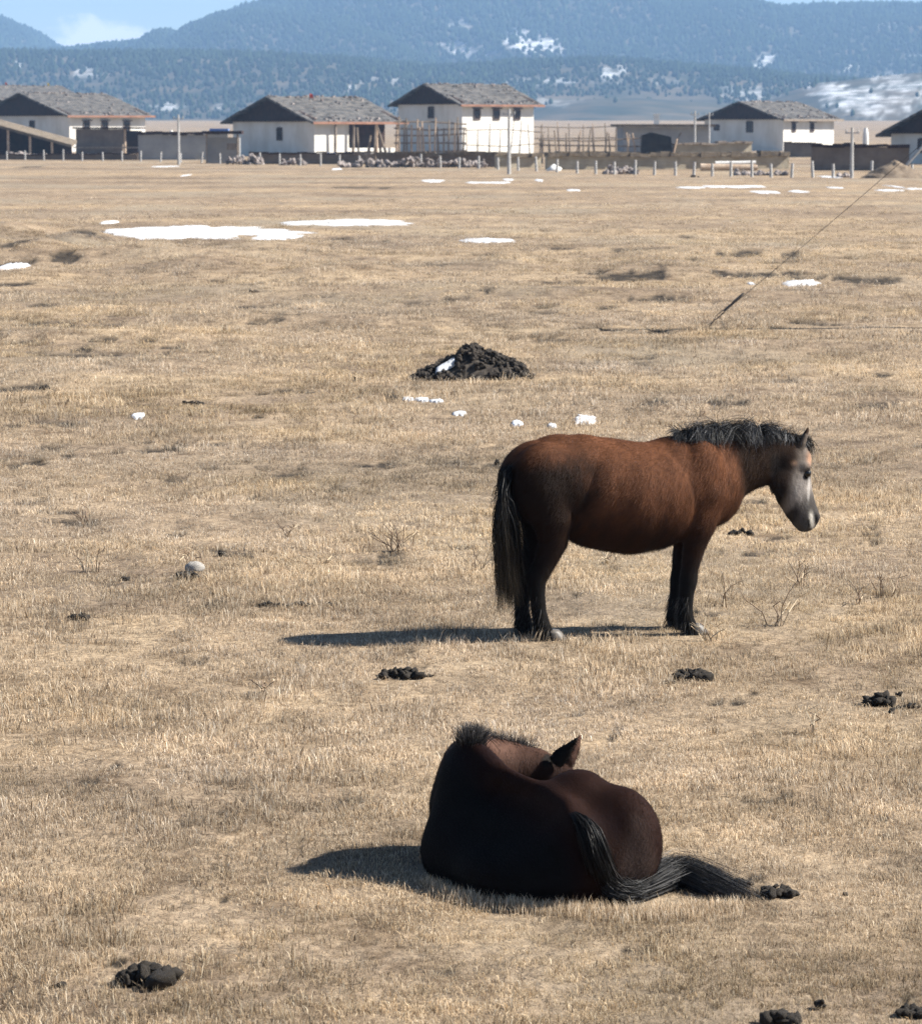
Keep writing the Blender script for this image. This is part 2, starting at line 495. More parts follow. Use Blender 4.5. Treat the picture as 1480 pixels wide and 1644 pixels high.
def blade_mesh(name, n, rad, hmin, hmax, wid, lean, lying=0.25, seed=0):
    r = np.random.default_rng(seed)
    V, F, C = [], [], []
    for i in range(n):
        a, q = r.uniform(0, 2 * math.pi), rad * math.sqrt(r.uniform())
        bx, by = q * math.cos(a), q * math.sin(a)
        h = r.uniform(hmin, hmax); ln = lean * r.uniform(.2, 1.3)
        if r.uniform() < lying: ln = r.uniform(1.2, 3.0); h *= .5
        t = r.uniform(0, 2 * math.pi); tx, ty = math.cos(t), math.sin(t)
        w = wid * r.uniform(.6, 1.3); wa = r.uniform(0, 2 * math.pi); wx, wy = math.cos(wa) * w / 2, math.sin(wa) * w / 2
        mx, my, mz = bx + tx * h * ln * .35, by + ty * h * ln * .35, h * .6
        ex, ey, ez = bx + tx * h * ln, by + ty * h * ln, h
        k = len(V)
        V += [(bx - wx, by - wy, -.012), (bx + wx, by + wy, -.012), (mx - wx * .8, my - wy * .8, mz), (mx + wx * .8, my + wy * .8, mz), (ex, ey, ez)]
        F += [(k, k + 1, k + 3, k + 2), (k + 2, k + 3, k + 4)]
        g = r.uniform()
        if g < .12: c = np.array((.22, .155, .105))
        elif g < .30: c = np.array((.86, .75, .59))
        elif g < .38: c = np.array((.54, .37, .215))
        else: c = np.array((.68, .535, .37))
        c = c * r.uniform(.55, 1.25)
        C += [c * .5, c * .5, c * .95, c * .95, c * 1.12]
    return mesh_np(name, np.array(V), F, False, np.array(C))

def grass_material():
    m = bpy.data.materials.new('dry_grass'); m.use_nodes = True
    nt = m.node_tree; L = nt.links.new
    nt.nodes.remove(nt.nodes['Principled BSDF'])
    out = nt.nodes['Material Output']
    at = nd(nt, 'ShaderNodeAttribute', attribute_name='Col')
    ti = nd(nt, 'ShaderNodeAttribute', attribute_name='tint', attribute_type='INSTANCER')
    mx = nd(nt, 'ShaderNodeMixRGB', blend_type='MULTIPLY'); mx.inputs['Fac'].default_value = 1
    L(at.outputs['Color'], mx.inputs['Color1']); L(ti.outputs['Color'], mx.inputs['Color2'])
    df = nd(nt, 'ShaderNodeBsdfDiffuse'); tr = nd(nt, 'ShaderNodeBsdfTranslucent'); ms = nd(nt, 'ShaderNodeMixShader')
    ms.inputs['Fac'].default_value = .35
    L(mx.outputs['Color'], df.inputs['Color']); L(mx.outputs['Color'], tr.inputs['Color'])
    L(df.outputs[0], ms.inputs[1]); L(tr.outputs[0], ms.inputs[2]); L(ms.outputs[0], out.inputs['Surface'])
    return m

GRASS_CLEAR = []   # (x, y, r) where an animal or mound stands: grass pressed down
def build_grass():
    M = grass_material()
    vs = []
    for i in range(5): vs.append(blade_mesh('grass_tuft', 52, .085, .008, .026, .0026, .9, .45, 100 + i))
    for i in range(3): vs.append(blade_mesh('grass_tuft_tall', 26, .06, .022, .058, .0026, .45, .20, 200 + i))
    for i in range(2): vs.append(blade_mesh('grass_straw', 18, .09, .010, .03, .003, 2.2, .9, 300 + i))
    P, IDX, ROT, SCL, TINT = [], [], [], [], []
    for (y0, y1, dens, sc) in [(10.6, 17, 330, 1.0), (17, 25, 210, 1.1), (25, 36, 110, 1.35), (36, 60, 38, 2.0), (60, 100, 12, 2.4), (100, 170, 3.0, 3.4)]:
        w1 = .16 * y1 + 1.6
        n = int((y1 - y0) * 2 * w1 * dens)
        y = RNG.uniform(y0, y1, n); x = RNG.uniform(-w1, w1, n)
        keep = np.abs(x) < .16 * y + 1.6
        x, y = x[keep], y[keep]
        cover = fbm(x / 1.1, y / 1.6, 71, 4) + .35 * fbm(x / .28, y / .35, 75, 3)
        soil = soil_mask(x.copy(), y.copy())
        prob = np.clip(.86 + cover * 2.0, .12, 1) * (1 - np.clip(soil * 1.5, 0, .98)) * (1 - .97 * smooth(y, 75, 165))
        for (gx, gy, gr) in GRASS_CLEAR:
            prob = np.where((x - gx) ** 2 + (y - gy) ** 2 < gr * gr, 0, prob)
        keep = RNG.uniform(size=len(x)) < prob
        x, y, cover = x[keep], y[keep], cover[keep]
        n = len(x)
        tall = fbm(x / .9 + 50, y / 1.3, 81, 4)
        t = RNG.uniform(size=n)
        idx = np.where(t < .07 + np.clip(tall * .9, -.07, .25), RNG.integers(5, 8, n), np.where(t > .80, RNG.integers(8, 10, n), RNG.integers(0, 5, n)))
        z = hz(x, y)
        P.append(np.stack([x, y, z], 1)); IDX.append(idx)
        ROT.append(np.stack([RNG.normal(0, .12, n), RNG.normal(0, .12, n), RNG.uniform(0, 6.283, n)], 1))
        s = sc * RNG.uniform(.7, 1.25, n) * (1 + np.clip(tall, -.3, .3) * .7)
        SCL.append(np.stack([s, s, s * (1.0 if sc < 1.5 else 1.25 / sc + .25)], 1))
        big = .65 * fbm(x / 3.2, y / 4.5, 91, 4) + .55 * fbm(x / 16, y / 4.0, 92, 3) + .45 * fbm(x / 45, y / 11, 93, 3); fine = fbm(x / .5, y / .6, 95, 3)
        v = (1.0 + big * .9 + fine * .95) * RNG.uniform(.72, 1.18, n)
        warm = fbm(x / 2.1 + 9, y / 3.0, 99, 3)
        tint = np.stack([v * (1 + warm * .10), v, v * (1 - warm * .28)], 1)
        TINT.append(np.clip(tint, .35, 1.5))
    # longer tufts left standing round the resting pony
    n = 420
    bx = RNG.uniform(684, 1190, n); by = np.interp(bx, [684, 700, 754, 860, 960, 1010, 1100, 1190], [1412, 1424, 1446, 1456, 1462, 1466, 1462, 1456]) + np.abs(RNG.normal(0, 9, n))
    e = np.array([ground(a, b) for a, b in zip(bx, by)])
    P.append(e); IDX.append(RNG.integers(5, 8, n)); ROT.append(np.stack([RNG.normal(0, .12, n), RNG.normal(0, .12, n), RNG.uniform(0, 6.283, n)], 1))
    s = RNG.uniform(.6, 1.15, n); SCL.append(np.stack([s * .8, s * .8, s], 1)); v = RNG.uniform(.8, 1.15, n); TINT.append(np.stack([v, v, v], 1))
    P = np.concatenate(P)
    print('grass tufts', len(P))
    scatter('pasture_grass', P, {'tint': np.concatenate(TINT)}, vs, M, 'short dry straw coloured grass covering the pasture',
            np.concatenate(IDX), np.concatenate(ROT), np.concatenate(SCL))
# ------------------------------------------------------------------ hills, forest, haze
SKY1 = [(-700, 60), (-300, 35), (-60, 22), (0, 30), (30, 40), (70, 58), (115, 86), (170, 130), (260, 170), (1700, 180), (2400, 175)]
SKY2 = [(-900, 60), (-300, 96), (60, 88), (130, 86), (200, 78), (245, 73), (262, 58), (282, 57), (296, 64), (310, 50), (340, 36), (400, 14), (470, -2), (560, -30), (700, -52), (860, -48), (980, -20), (1060, -2),
        (1130, 4), (1200, 9), (1245, 19), (1300, 16), (1360, 15), (1420, 14), (1480, 17), (1700, 40), (2300, 30)]
SKY3 = [(-900, 95), (-200, 88), (0, 85), (130, 89), (280, 87), (430, 92), (560, 98), (700, 112), (820, 104), (960, 98), (1100, 108), (1200, 118), (1300, 128), (1480, 140), (1800, 120), (2300, 120)]
SKY4 = [(-900, 200), (700, 200), (860, 170), (940, 158), (1020, 157), (1140, 166), (1200, 168), (1260, 150), (1310, 134), (1380, 126), (1480, 116), (1700, 95), (2300, 110)]
RIDGES = []   # y of the ridge, front reach, back reach, outline
for (yr, wf, wb, sk) in [(6300, 1500, 700, SKY1), (5300, 1900, 900, SKY2), (3500, 1100, 700, SKY3), (2750, 480, 500, SKY4)]:
    xs = np.array([(p[0] - 740) / FPX * yr for p in sk]); zs = np.array([CAM_H + (HORIZON - p[1]) / FPX * yr for p in sk])
    RIDGES.append((yr, wf, wb, xs, zs))
def hill_z(X, Y):
    Z = np.full(X.shape, -30.0)
    for i, (yr, wf, wb, xs, zs) in enumerate(RIDGES):
        xq = X * yr / np.maximum(Y, 100) * .5 + X * .5
        bend = fbm(X / 900.0, np.zeros_like(X), 140 + i, 3) * wf * .25
        h = np.interp(xq, xs, zs)
        t = (Y - yr - 0 * bend)
        prof = np.where(t < 0, np.clip(1 + t / wf, 0, 1), np.clip(1 - t / wb, 0, 1))
        prof = prof * prof * (3 - 2 * prof) * .6 + prof * .4
        amp = np.clip(1 - prof, 0, 1) * prof * 4
        spur = fbm(X / 420.0 + Y / 1500.0, Y / 1400.0, 150 + 7 * i, 4) * h * .75 * amp
        z = -12 + (h + 12) * prof + spur
        Z = np.maximum(Z, z)
    return Z + fbm(X / 60, Y / 60, 190, 3) * 3.0
SNOW = [(865, 72, 46, 16, 1), (830, 52, 26, 11, .6), (745, 80, 34, 12, .75), (978, 118, 13, 15, .9), (1000, 110, 10, 8, .6), (1236, 97, 17, 10, 1), (1222, 108, 12, 7, .7), (140, 117, 20, 9, .6),
        (1345, 150, 40, 22, .8), (1400, 162, 70, 22, .65), (1450, 142, 50, 26, .6), (1200, 150, 40, 12, .45), (1365, 107, 18, 8, .6), (1470, 95, 14, 9, .6), (1420, 40, 16, 5, .5),
        (860, 130, 80, 6, .45), (640, 128, 60, 6, .35), (1060, 130, 40, 7, .35), (580, 143, 30, 5, .6), (270, 172, 26, 6, .6), (350, 172, 20, 6, .5), (890, 165, 40, 6, .3), (735, 40, 25, 10, .4), (600, 85, 10, 4, .5), (30, 103, 6, 5, .8)]
def snow_mask(P):
    q = to_px(P)
    n = fbm(q[:, 0] / 9.0 + q[:, 1] / 14.0, q[:, 1] / 5.0, 201, 4)
    m = np.zeros(len(P))
    for (cx, cy, rx, ry, s) in SNOW:
        d = np.hypot((q[:, 0] - cx - .6 * (q[:, 1] - cy)) / (rx * 1.15), (q[:, 1] - cy) / (ry * 1.2))
        m = np.maximum(m, s * smooth(1.15 - d + n * 2.0, 0.1, .9))
    return m
def build_hills():
    ys = np.linspace(2150, 6900, 330); s = np.linspace(-1.6, 1.6, 640)
    X = s[None, :] * (ys[:, None] * .16 + 150); Y = np.broadcast_to(ys[:, None], X.shape).copy()
    Z = hill_z(X, Y)
    V = np.stack([X, Y, Z], -1).reshape(-1, 3)
    sn = snow_mask(V)
    idx = np.arange(X.size).reshape(X.shape)
    F = np.stack([idx[:-1, :-1], idx[:-1, 1:], idx[1:, 1:], idx[1:, :-1]], -1).reshape(-1, 4)
    m = bpy.data.materials.new('hillside'); m.use_nodes = True
    nt = m.node_tree; L = nt.links.new; b = nt.nodes['Principled BSDF']; b.inputs['Roughness'].default_value = .95; b.inputs['Specular IOR Level'].default_value = .1
    at = nd(nt, 'ShaderNodeAttribute', attribute_name='snow'); geo = nd(nt, 'ShaderNodeNewGeometry')
    nz = nd(nt, 'ShaderNodeTexNoise', Scale=.02, Detail=6); L(geo.outputs['Position'], nz.inputs['Vector'])
    rp = nd(nt, 'ShaderNodeValToRGB'); rp.color_ramp.elements[0].color = (.035, .04, .025, 1); rp.color_ramp.elements[1].color = (.12, .095, .06, 1)
    rp.color_ramp.elements[0].position = .4; rp.color_ramp.elements[1].position = .65
    L(nz.outputs['Fac'], rp.inputs['Fac'])
    n2 = nd(nt, 'ShaderNodeTexNoise', Scale=.06, Detail=6, Roughness=.7); L(geo.outputs['Position'], n2.inputs['Vector'])
    r2 = nd(nt, 'ShaderNodeMapRange'); r2.inputs['From Min'].default_value = .35; r2.inputs['From Max'].default_value = .62
    L(n2.outputs['Fac'], r2.inputs['Value'])
    mu = nd(nt, 'ShaderNodeMath', operation='MULTIPLY'); mu.use_clamp = True; L(at.outputs['Fac'], mu.inputs[0]); L(r2.outputs['Result'], mu.inputs[1])
    mx = nd(nt, 'ShaderNodeMixRGB'); mx.inputs['Color2'].default_value = (.80, .82, .85, 1)
    L(mu.outputs[0], mx.inputs['Fac']); L(rp.outputs['Color'], mx.inputs['Color1']); L(mx.outputs['Color'], b.inputs['Base Color'])
    o = new_obj('hills', mesh_np('hills', V, F, True, attrs={'snow': sn}), None, m)
    tag(o, 'long forested hills with patches of snow beyond the houses', None, None, 'structure')
    # forest over the hills
    r = np.random.default_rng(77)
    vs = []
    for k in range(4):
        bm = bmesh.new(); bmesh.ops.create_icosphere(bm, subdivisions=2, radius=1.0)
        V2 = np.array([v.co[:] for v in bm.verts]); F2 = np.array([[v.index for v in f.verts] for f in bm.faces]); bm.free()
        n = fbm(V2[:, 0] * 2.3 + V2[:, 2] * 1.7 + k * 9, V2[:, 1] * 2.3 - V2[:, 2] * 1.3, 300 + k, 3)
        taper = np.where(V2[:, 2] > 0, 1 - .45 * V2[:, 2], 1)
        V2 = V2 * (1 + n[:, None] * 1.1); V2[:, :2] *= taper[:, None]; V2[:, 2] = V2[:, 2] * 1.35 + 1.0
        col = np.tile(np.array([.028, .040, .020]), (len(V2), 1)) * (1 + n[:, None] * .8)
        vs.append(mesh_np('tree_crown', V2, F2, False, col))
    N = 100000
    y = 2300 + (6600 - 2300) * r.uniform(size=N) ** .8; x = (r.uniform(-1, 1, N)) * (y * .155 + 120)
    z = hill_z(x, y)
    P = np.stack([x, y, z], 1)
    sn = snow_mask(P); cover = fbm(x / 130, y / 180, 311, 4) + .5 * fbm(x / 40, y / 60, 317, 3)
    qx = to_px(P)[:, 0]; low = y < np.where(qx < 760, 2520, np.where(qx < 860, 2800, np.where(qx > 1150, 2900, 3000)))
    prob = np.clip(.95 + cover * 1.6, .1, 1) * (1 - np.clip(sn * 1.3, 0, .96)) * np.where(low, np.clip(.04 + cover * .8, 0, .3), 1) * (z > hz(x, y) + 2)
    k = r.uniform(size=N) < prob
    P = P[k]; n = len(P)
    sc = r.uniform(1.9, 3.4, n) * np.clip(P[:, 1] / 5000, .45, 1.1) * (1 + .4 * fbm(P[:, 0] / 90, P[:, 1] / 90, 331, 2)); 
    t = r.uniform(.7, 1.35, n) * (1 + .6 * cover[k]); tint = np.stack([t, t, t], 1)
    M = bpy.data.materials.new('far_foliage'); M.use_nodes = True
    nt = M.node_tree; b = nt.nodes['Principled BSDF']; b.inputs['Roughness'].default_value = 1; b.inputs['Specular IOR Level'].default_value = 0
    a1 = nd(nt, 'ShaderNodeAttribute', attribute_name='Col'); a2 = nd(nt, 'ShaderNodeAttribute', attribute_name='tint', attribute_type='INSTANCER')
    mx = nd(nt, 'ShaderNodeMixRGB', blend_type='MULTIPLY'); mx.inputs['Fac'].default_value = 1
    nt.links.new(a1.outputs['Color'], mx.inputs['Color1']); nt.links.new(a2.outputs['Color'], mx.inputs['Color2']); nt.links.new(mx.outputs['Color'], b.inputs['Base Color'])
    scatter('forest', P, {'tint': tint}, vs, M, 'dark forest of trees covering the distant hills', r.integers(0, 4, n),
            np.stack([np.zeros(n), np.zeros(n), r.uniform(0, 6.28, n)], 1), np.stack([sc, sc, sc * r.uniform(.9, 1.4, n)], 1))
    print('forest', n)
build_hills()

def build_haze():
    mb = MB(); mb.box((0, 3600, 196), (8400, 7800, 460))
    m = bpy.data.materials.new('haze_air'); m.use_nodes = True
    nt = m.node_tree
    nt.nodes.remove(nt.nodes['Principled BSDF'])
    v = nd(nt, 'ShaderNodeVolumePrincipled')
    v.inputs['Color'].default_value = (.37, .62, 1.0, 1)
    v.inputs['Density'].default_value = 1.5e-4
    v.inputs['Anisotropy'].default_value = 0.0
    nt.links.new(v.outputs['Volume'], nt.nodes['Material Output'].inputs['Volume'])
    o = mb.build('haze', m)
    tag(o, 'thin blue haze in the air before the hills', None, None, 'stuff')
    o.display_type = 'WIRE'
build_haze()
# ------------------------------------------------------------------ the village
M_WHITE = mat('whitewash', (.72, .70, .65), (.58, .55, .49), .6, .9, .01, 8, stretch=(1, 1, .5))
M_ROOF = mat('weathered_shingle', (.035, .033, .032), (.15, .136, .122), 1.0, .9, .05, 3, stretch=(1, 2.0, 1), c3=(.085, .083, .082))
M_WOOD = mat('dark_wood', (.022, .012, .009), (.05, .024, .017), 2.5, .9)
M_FASCIA = mat('red_brown_board', (.20, .095, .06), (.28, .15, .10), 1.2, .8)
M_TIMBER = mat('grey_timber', (.16, .125, .095), (.30, .25, .20), 3, .9, stretch=(1, 1, .3))
M_PALEWOOD = mat('pale_timber', (.36, .25, .17), (.55, .44, .33), 3, .85)
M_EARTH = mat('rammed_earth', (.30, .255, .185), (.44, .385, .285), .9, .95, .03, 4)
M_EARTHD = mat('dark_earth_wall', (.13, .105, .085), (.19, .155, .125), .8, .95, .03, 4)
M_PLASTER = mat('grey_plaster', (.25, .25, .25), (.34, .335, .32), .5, .9)
M_THATCH = mat('thatch', (.10, .08, .058), (.20, .16, .115), 2.0, .95, .05, 5)
M_GLASS = mat('window_dark', (.012, .014, .018), rough=.2, spec=.5)
M_FRAME = mat('window_frame', (.05, .035, .03), (.09, .06, .05), 2, .7)
M_CONC = mat('concrete_post', (.34, .33, .315), (.46, .45, .43), 4, .85)
M_STONE = mat('pale_rubble', (.13, .11, .10), (.38, .33, .305), 2.2, .9)
M_CLOTHR = mat('red_cloth', (.55, .06, .03), rough=.8); M_CLOTHY = mat('yellow_cloth', (.62, .45, .05), rough=.8)
M_BLUE = mat('blue_sheet', (.10, .20, .48), (.17, .29, .58), 1, .55); M_PINK = mat('pink_cloth', (.50, .12, .20), (.62, .25, .30), 2, .8)
M_BLACK = mat('black_sheet', (.016, .014, .013), (.04, .034, .03), 1.2, .7, .06, 3)
M_CHIM = mat('white_paint', (.78, .77, .74), (.68, .66, .62), 3, .8)
M_DIRT = mat('brown_dirt', (.11, .08, .055), (.22, .17, .12), 2.5, .95, .05, 6)

def flat(px, py):
    p = at_z(px, py, 0.0); p[2] = gz(p[0], p[1]); return p
def pxm(p): return FPX / math.hypot(p[0], p[1])

def window(root, face, u, z, w, h, L, W, panes=True):
    """face 's' (long side, y=0, looking -y) or 'g' (gable wall, x=0, looking -x)"""
    f = MB(); g = MB()
    bw = .16
    rects = [(-w / 2 - bw, -w / 2, -h / 2 - bw, h / 2 + bw), (w / 2, w / 2 + bw, -h / 2 - bw, h / 2 + bw), (-w / 2, w / 2, h / 2, h / 2 + bw * 1.4), (-w / 2, w / 2, -h / 2 - bw, -h / 2), (-.04, .04, -h / 2, h / 2)]
    for (a, b, c, d) in rects:
        if face == 's': f.box((u + (a + b) / 2, -.045, z + (c + d) / 2), (b - a, .14, d - c))
        else: f.box((-.045, u + (a + b) / 2, z + (c + d) / 2), (.14, b - a, d - c))
    if face == 's': g.box((u, -.006, z), (w, .02, h))
    else: g.box((-.006, u, z), (.02, w, h))
    o = f.build('window', M_FRAME, root); g.build('pane', M_GLASS, o)
    if face == 's':
        s = MB(); s.box((u, -.17, z + h / 2 + bw * 1.4 + .07), (w + .7, .40, .12)); s.build('lintel', M_FRAME, o)

def house(label, K, base, theta, Wpx, Lpx, eave, apex, wins_s=(), wins_g=(), oh=.9, og=1.1, lower_cut=None, fascia=M_FASCIA, wallmat=None):
    k = flat(K, base); s = pxm(k)
    th = math.radians(theta)
    L = Lpx / (s * math.cos(th)); W = Wpx / (s * math.sin(th))
    he = (base - eave) / s; ha = (base - apex) / s
    root = empty('house', tuple(k), th)
    tag(root, label, 'house', 'houses of the village')
    w = MB()
    if lower_cut is None:
        w.prism([(0, -1.0), (L, -1.0), (L, he), (0, he)], 0, W)
    else:      # a recess under the eave at the far part of the long side
        x1, dep, zb = lower_cut
        w.prism([(0, -1.0), (x1, -1.0), (x1, he), (0, he)], 0, dep)
        w.prism([(0, -1.0), (L, -1.0), (L, he), (0, he)], dep, W)
        w.prism([(x1 + .002, -1.0), (L, -1.0), (L, zb), (x1 + .002, zb)], .0, dep - .002)
    w.build('wall', wallmat or M_WHITE, root)
    pitch = (ha - he) / (W / 2)
    g = MB()       # dark boarded gable under the roof, both ends
    for x0, x1 in ((-.25, .12), (L - .12, L + .25)):
        g.add([(x0, -.35, he + .003), (x0, W + .35, he + .003), (x0, W / 2, ha - .12), (x1, -.35, he + .003), (x1, W + .35, he + .003), (x1, W / 2, ha - .12)],
              [(0, 2, 1), (3, 4, 5), (0, 3, 5, 2), (1, 2, 5, 4), (0, 1, 4, 3)])
    g.box((-.30, W / 2, he - .12), (.3, W + .8, .25)); 
    g.build('gable', M_WOOD, root)
    r = MB(); t = .22
    n = 9
    rr = np.random.default_rng(int(K) + 5)
    for side in (0, 1):
        for i in range(n):      # courses of shingles, each lapping the one below
            a, b = i / n, (i + 1) / n + .02
            def pt(q):
                yy = -oh + (W / 2 + oh) * q; zz = he - oh * pitch + (W / 2 + oh) * pitch * q
                return (W - yy if side else yy), zz
            (ya, za), (yb, zb) = pt(a), pt(min(b, 1))
            up = .05
            j = rr.uniform(-.12, .12, 2)
            V = [(-og + j[0], ya, za + up), (L + og * .9 + j[1], ya, za + up), (L + og * .9 + j[1], yb, zb + up * .4), (-og + j[0], yb, zb + up * .4)]
            V += [(x_, y_, z_ - t) for x_, y_, z_ in V]
            r.add(V, [(0, 1, 2, 3), (7, 6, 5, 4), (0, 4, 5, 1), (1, 5, 6, 2), (2, 6, 7, 3), (3, 7, 4, 0)])
    ro = r.build('roof', M_ROOF, root)
    st = MB()
    for i in range(70):
        q = rr.uniform(.02, 1); x_ = rr.uniform(-og * .8, L + og * .7); sd = 1.0
        if i < 26: q = rr.uniform(.95, 1.0)
        elif i < 44: q = rr.uniform(.03, .15)
        yy = -oh + (W / 2 + oh) * q; zz = he - oh * pitch + (W / 2 + oh) * pitch * q + .10
        st.box((x_, yy, zz), tuple(rr.uniform(.15, .42, 3) * (1, 1, .5)), Matrix.Rotation(rr.uniform(0, 3), 3, 'Z'))
    tag(st.build('roof_stones', M_STONE, ro), kind='stuff')
    f = MB(); zt = he - oh * pitch
    f.box((L / 2, -oh - .05, zt - .06), (L + og * 1.9, .08, .26)); f.build('fascia', fascia, ro)
    for (u, z, ww, hh) in wins_s: window(root, 's', u * L, z * he, ww, hh, L, W)
    for (u, z, ww, hh) in wins_g: window(root, 'g', u * W, z * he, ww, hh, L, W)
    return root, L, W, he, ha, s
def village():
    house('white house with a long shingle roof beside the timber lean-to shed', 112, 243, 45, 160, 110, 183, 149, [(.22, .66, .8, 1.1), (.46, .66, .8, 1.1), (.75, .66, .8, 1.1)], [(.42, .66, .8, 1.3)])
    house('house whose stone weighted roof rises behind the long white house', 20, 233, 45, 120, 112, 166, 137, [], [])
    root, L, W, he, ha, s = house('white house with open timber porch under its low roof', 505, 251, 45, 139, 128, 192, 155, [], [(.42, .60, .6, 1.1)], lower_cut=(L_P := 5.2, 2.2, .9))
    p = MB(); 
    for i, x_ in enumerate((2.6, 5.3, 8.9, 12.0)):
        q = MB(); q.tube([(x_, -.55, -.3), (x_ + .1 * (i % 2), -.6, he - .35)], [.17, .14], 7); q.build('post', M_PALEWOOD if i > 1 else M_TIMBER, root)
    q = MB(); q.box((L * .72, 1.95, he * .55), (L * .55, .3, he * .85)); q.build('porch_back', M_WOOD, root)
    house('tall two storey white house with three dark windows in its sunny wall', 742, 246, 42, 104, 116, 164, 134, [(.20, .76, .8, 1.0), (.47, .76, .8, 1.0), (.76, .76, .8, 1.0)], [(.48, .80, .8, 1.1)])
    house('white house behind the dark earth wall with two small sunny windows', 1257, 242, 45, 117, 90, 189, 163, [(.20, .70, .5, .9), (.56, .70, .5, .9)], [(.42, .72, .9, 1.2), (.84, .70, .7, .5)], fascia=M_TIMBER)
    house('grey walled house with dark eave next to the dirt heap', 1606, 264, 45, 154, 150, 211, 164, [], [(.7, .55, .8, .9)], fascia=M_TIMBER)

    # walls and sheds
    def wall(name, label, a, b, h, th, m, capm=None, caph=.3, cat='wall', lean=0.0, seed=0):
        a, b = np.array(a, float), np.array(b, float)
        d = b - a; ln = float(np.hypot(d[0], d[1])); ang = math.atan2(d[1], d[0])
        root = empty(name, (a[0], a[1], min(gz(*a[:2]), gz(*b[:2]))), ang)
        tag(root, label, cat, 'yard walls of the village' if cat == 'wall' else None)
        rr = np.random.default_rng(seed + 3); n = max(4, int(ln / .8))
        tops = h + rr.normal(0, .05, n + 1) + .12 * (vnoise(np.arange(n + 1) / 3.0, np.zeros(n + 1), seed) - .5)
        m_ = MB(); xs = np.linspace(0, ln, n + 1)
        V, F = [], []
        for i in range(n + 1): V += [(xs[i], 0, -.8), (xs[i], th, -.8), (xs[i], th, tops[i]), (xs[i], 0, tops[i])]
        for i in range(n):
            k = i * 4
            F += [(k, k + 4, k + 7, k + 3), (k + 1, k + 2, k + 6, k + 5), (k + 3, k + 7, k + 6, k + 2)]
        F += [(0, 3, 2, 1), (n * 4, n * 4 + 1, n * 4 + 2, n * 4 + 3)]
        m_.add(V, F); m_.build('wall_body', m, root)
        if capm is not None:
            c = MB()
            for i in range(n):
                c.box(((xs[i] + xs[i + 1]) / 2, th / 2 + rr.normal(0, .04), (tops[i] + tops[i + 1]) / 2 + caph / 2 - .04 + rr.normal(0, .03)), (xs[1] - xs[0] - .01, th + .5 + rr.uniform(-.1, .15), caph * rr.uniform(.7, 1.2)), Matrix.Rotation(rr.normal(0, .03), 3, 'Y'))
            c.build('capping', capm, root)
        return root
    def pt(px, py, back=0.0):
        p = flat(px, py); 
        if back: p = at_y(px, py, p[1] + back); p[2] = 0
        return p
    def wall_yaw(px0, py0, px1, yaw):
        a = flat(px0, py0); t = math.tan(math.radians(yaw))
        u = (px1 - IMG_W / 2) / FPX
        # b on the ray column px1 with b.y = a.y + t (b.x - a.x)
        bx = u * (a[1] - t * a[0]) / (1 - u * t); return a, np.array([bx, a[1] + t * (bx - a[0]), 0])
    a, b = wall_yaw(222, 256, 368, 3); wall('yard_wall', 'grey plastered wall between the long white house and the porch house', a, b, 2.55, .4, M_PLASTER, M_WOOD, .3, seed=1)
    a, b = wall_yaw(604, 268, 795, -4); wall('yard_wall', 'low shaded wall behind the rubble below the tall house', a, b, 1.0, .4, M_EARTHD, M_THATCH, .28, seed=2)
    a, b = wall_yaw(797, 270, 868, 22); wall('yard_wall', 'short sunlit earth wall right under the tall house corner', a, b, .95, .4, M_EARTH, M_THATCH, .3, seed=3)
    a, b = wall_yaw(878, 272, 1264, 17); wall('yard_wall', 'long low sunlit earth wall with thatch capping beside drying racks', a, b, 1.05, .45, M_EARTH, M_THATCH, .35, seed=4)
    a, b = wall_yaw(1082, 262, 1204, 17); wall('yard_wall', 'pale earth wall stepping up behind the long low thatched wall', a, b, 1.75, .4, M_EARTH, M_TIMBER, .2, seed=5)
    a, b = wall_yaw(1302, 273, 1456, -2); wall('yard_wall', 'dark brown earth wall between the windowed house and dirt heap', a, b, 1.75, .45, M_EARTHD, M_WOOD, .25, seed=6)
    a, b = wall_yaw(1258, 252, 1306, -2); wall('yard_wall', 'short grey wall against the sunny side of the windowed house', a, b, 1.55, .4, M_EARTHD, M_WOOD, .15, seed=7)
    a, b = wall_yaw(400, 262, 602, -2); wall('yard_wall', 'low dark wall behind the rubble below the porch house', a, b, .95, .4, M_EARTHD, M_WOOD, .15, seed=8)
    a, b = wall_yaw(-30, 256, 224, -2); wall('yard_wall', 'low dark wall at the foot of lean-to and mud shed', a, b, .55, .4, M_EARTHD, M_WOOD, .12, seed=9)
    # low flat roofed building
    k = flat(1000, 249); s = pxm(k); root = empty('farm_building', tuple(k), math.radians(4)); tag(root, 'long low flat roofed farm building with white chimney', 'building')
    Lb = 138 / s; hb = 46 / s
    m = MB(); m.prism([(0, -.8), (Lb, -.8), (Lb, hb), (0, hb)], 0, 7); m.build('wall', M_PLASTER, root)
    m = MB(); m.box((Lb / 2, 3.2, hb + .17), (Lb + 1.2, 8.6, .32)); m.build('roof', M_THATCH, root)
    m = MB(); m.box((57 / s, 2.0, hb + .85), (.55, .55, 1.1)); m.box((57 / s, 2.0, hb + 1.44), (.72, .72, .1)); m.build('chimney', M_CHIM, root)
    m = MB(); m.box((84 / s, -.04, hb * .45), (.1, .1, hb * .8), Matrix.Rotation(.5, 3, 'Y')); m.build('prop', M_TIMBER, root)
    # dark shed in front of the long white house
    k = flat(122, 247); s = pxm(k); root = empty('shed', tuple(k), math.radians(-3)); tag(root, 'dark mud shed with flat top in front of the long white house', 'shed')
    Lb = 100 / s; hb = 39 / s
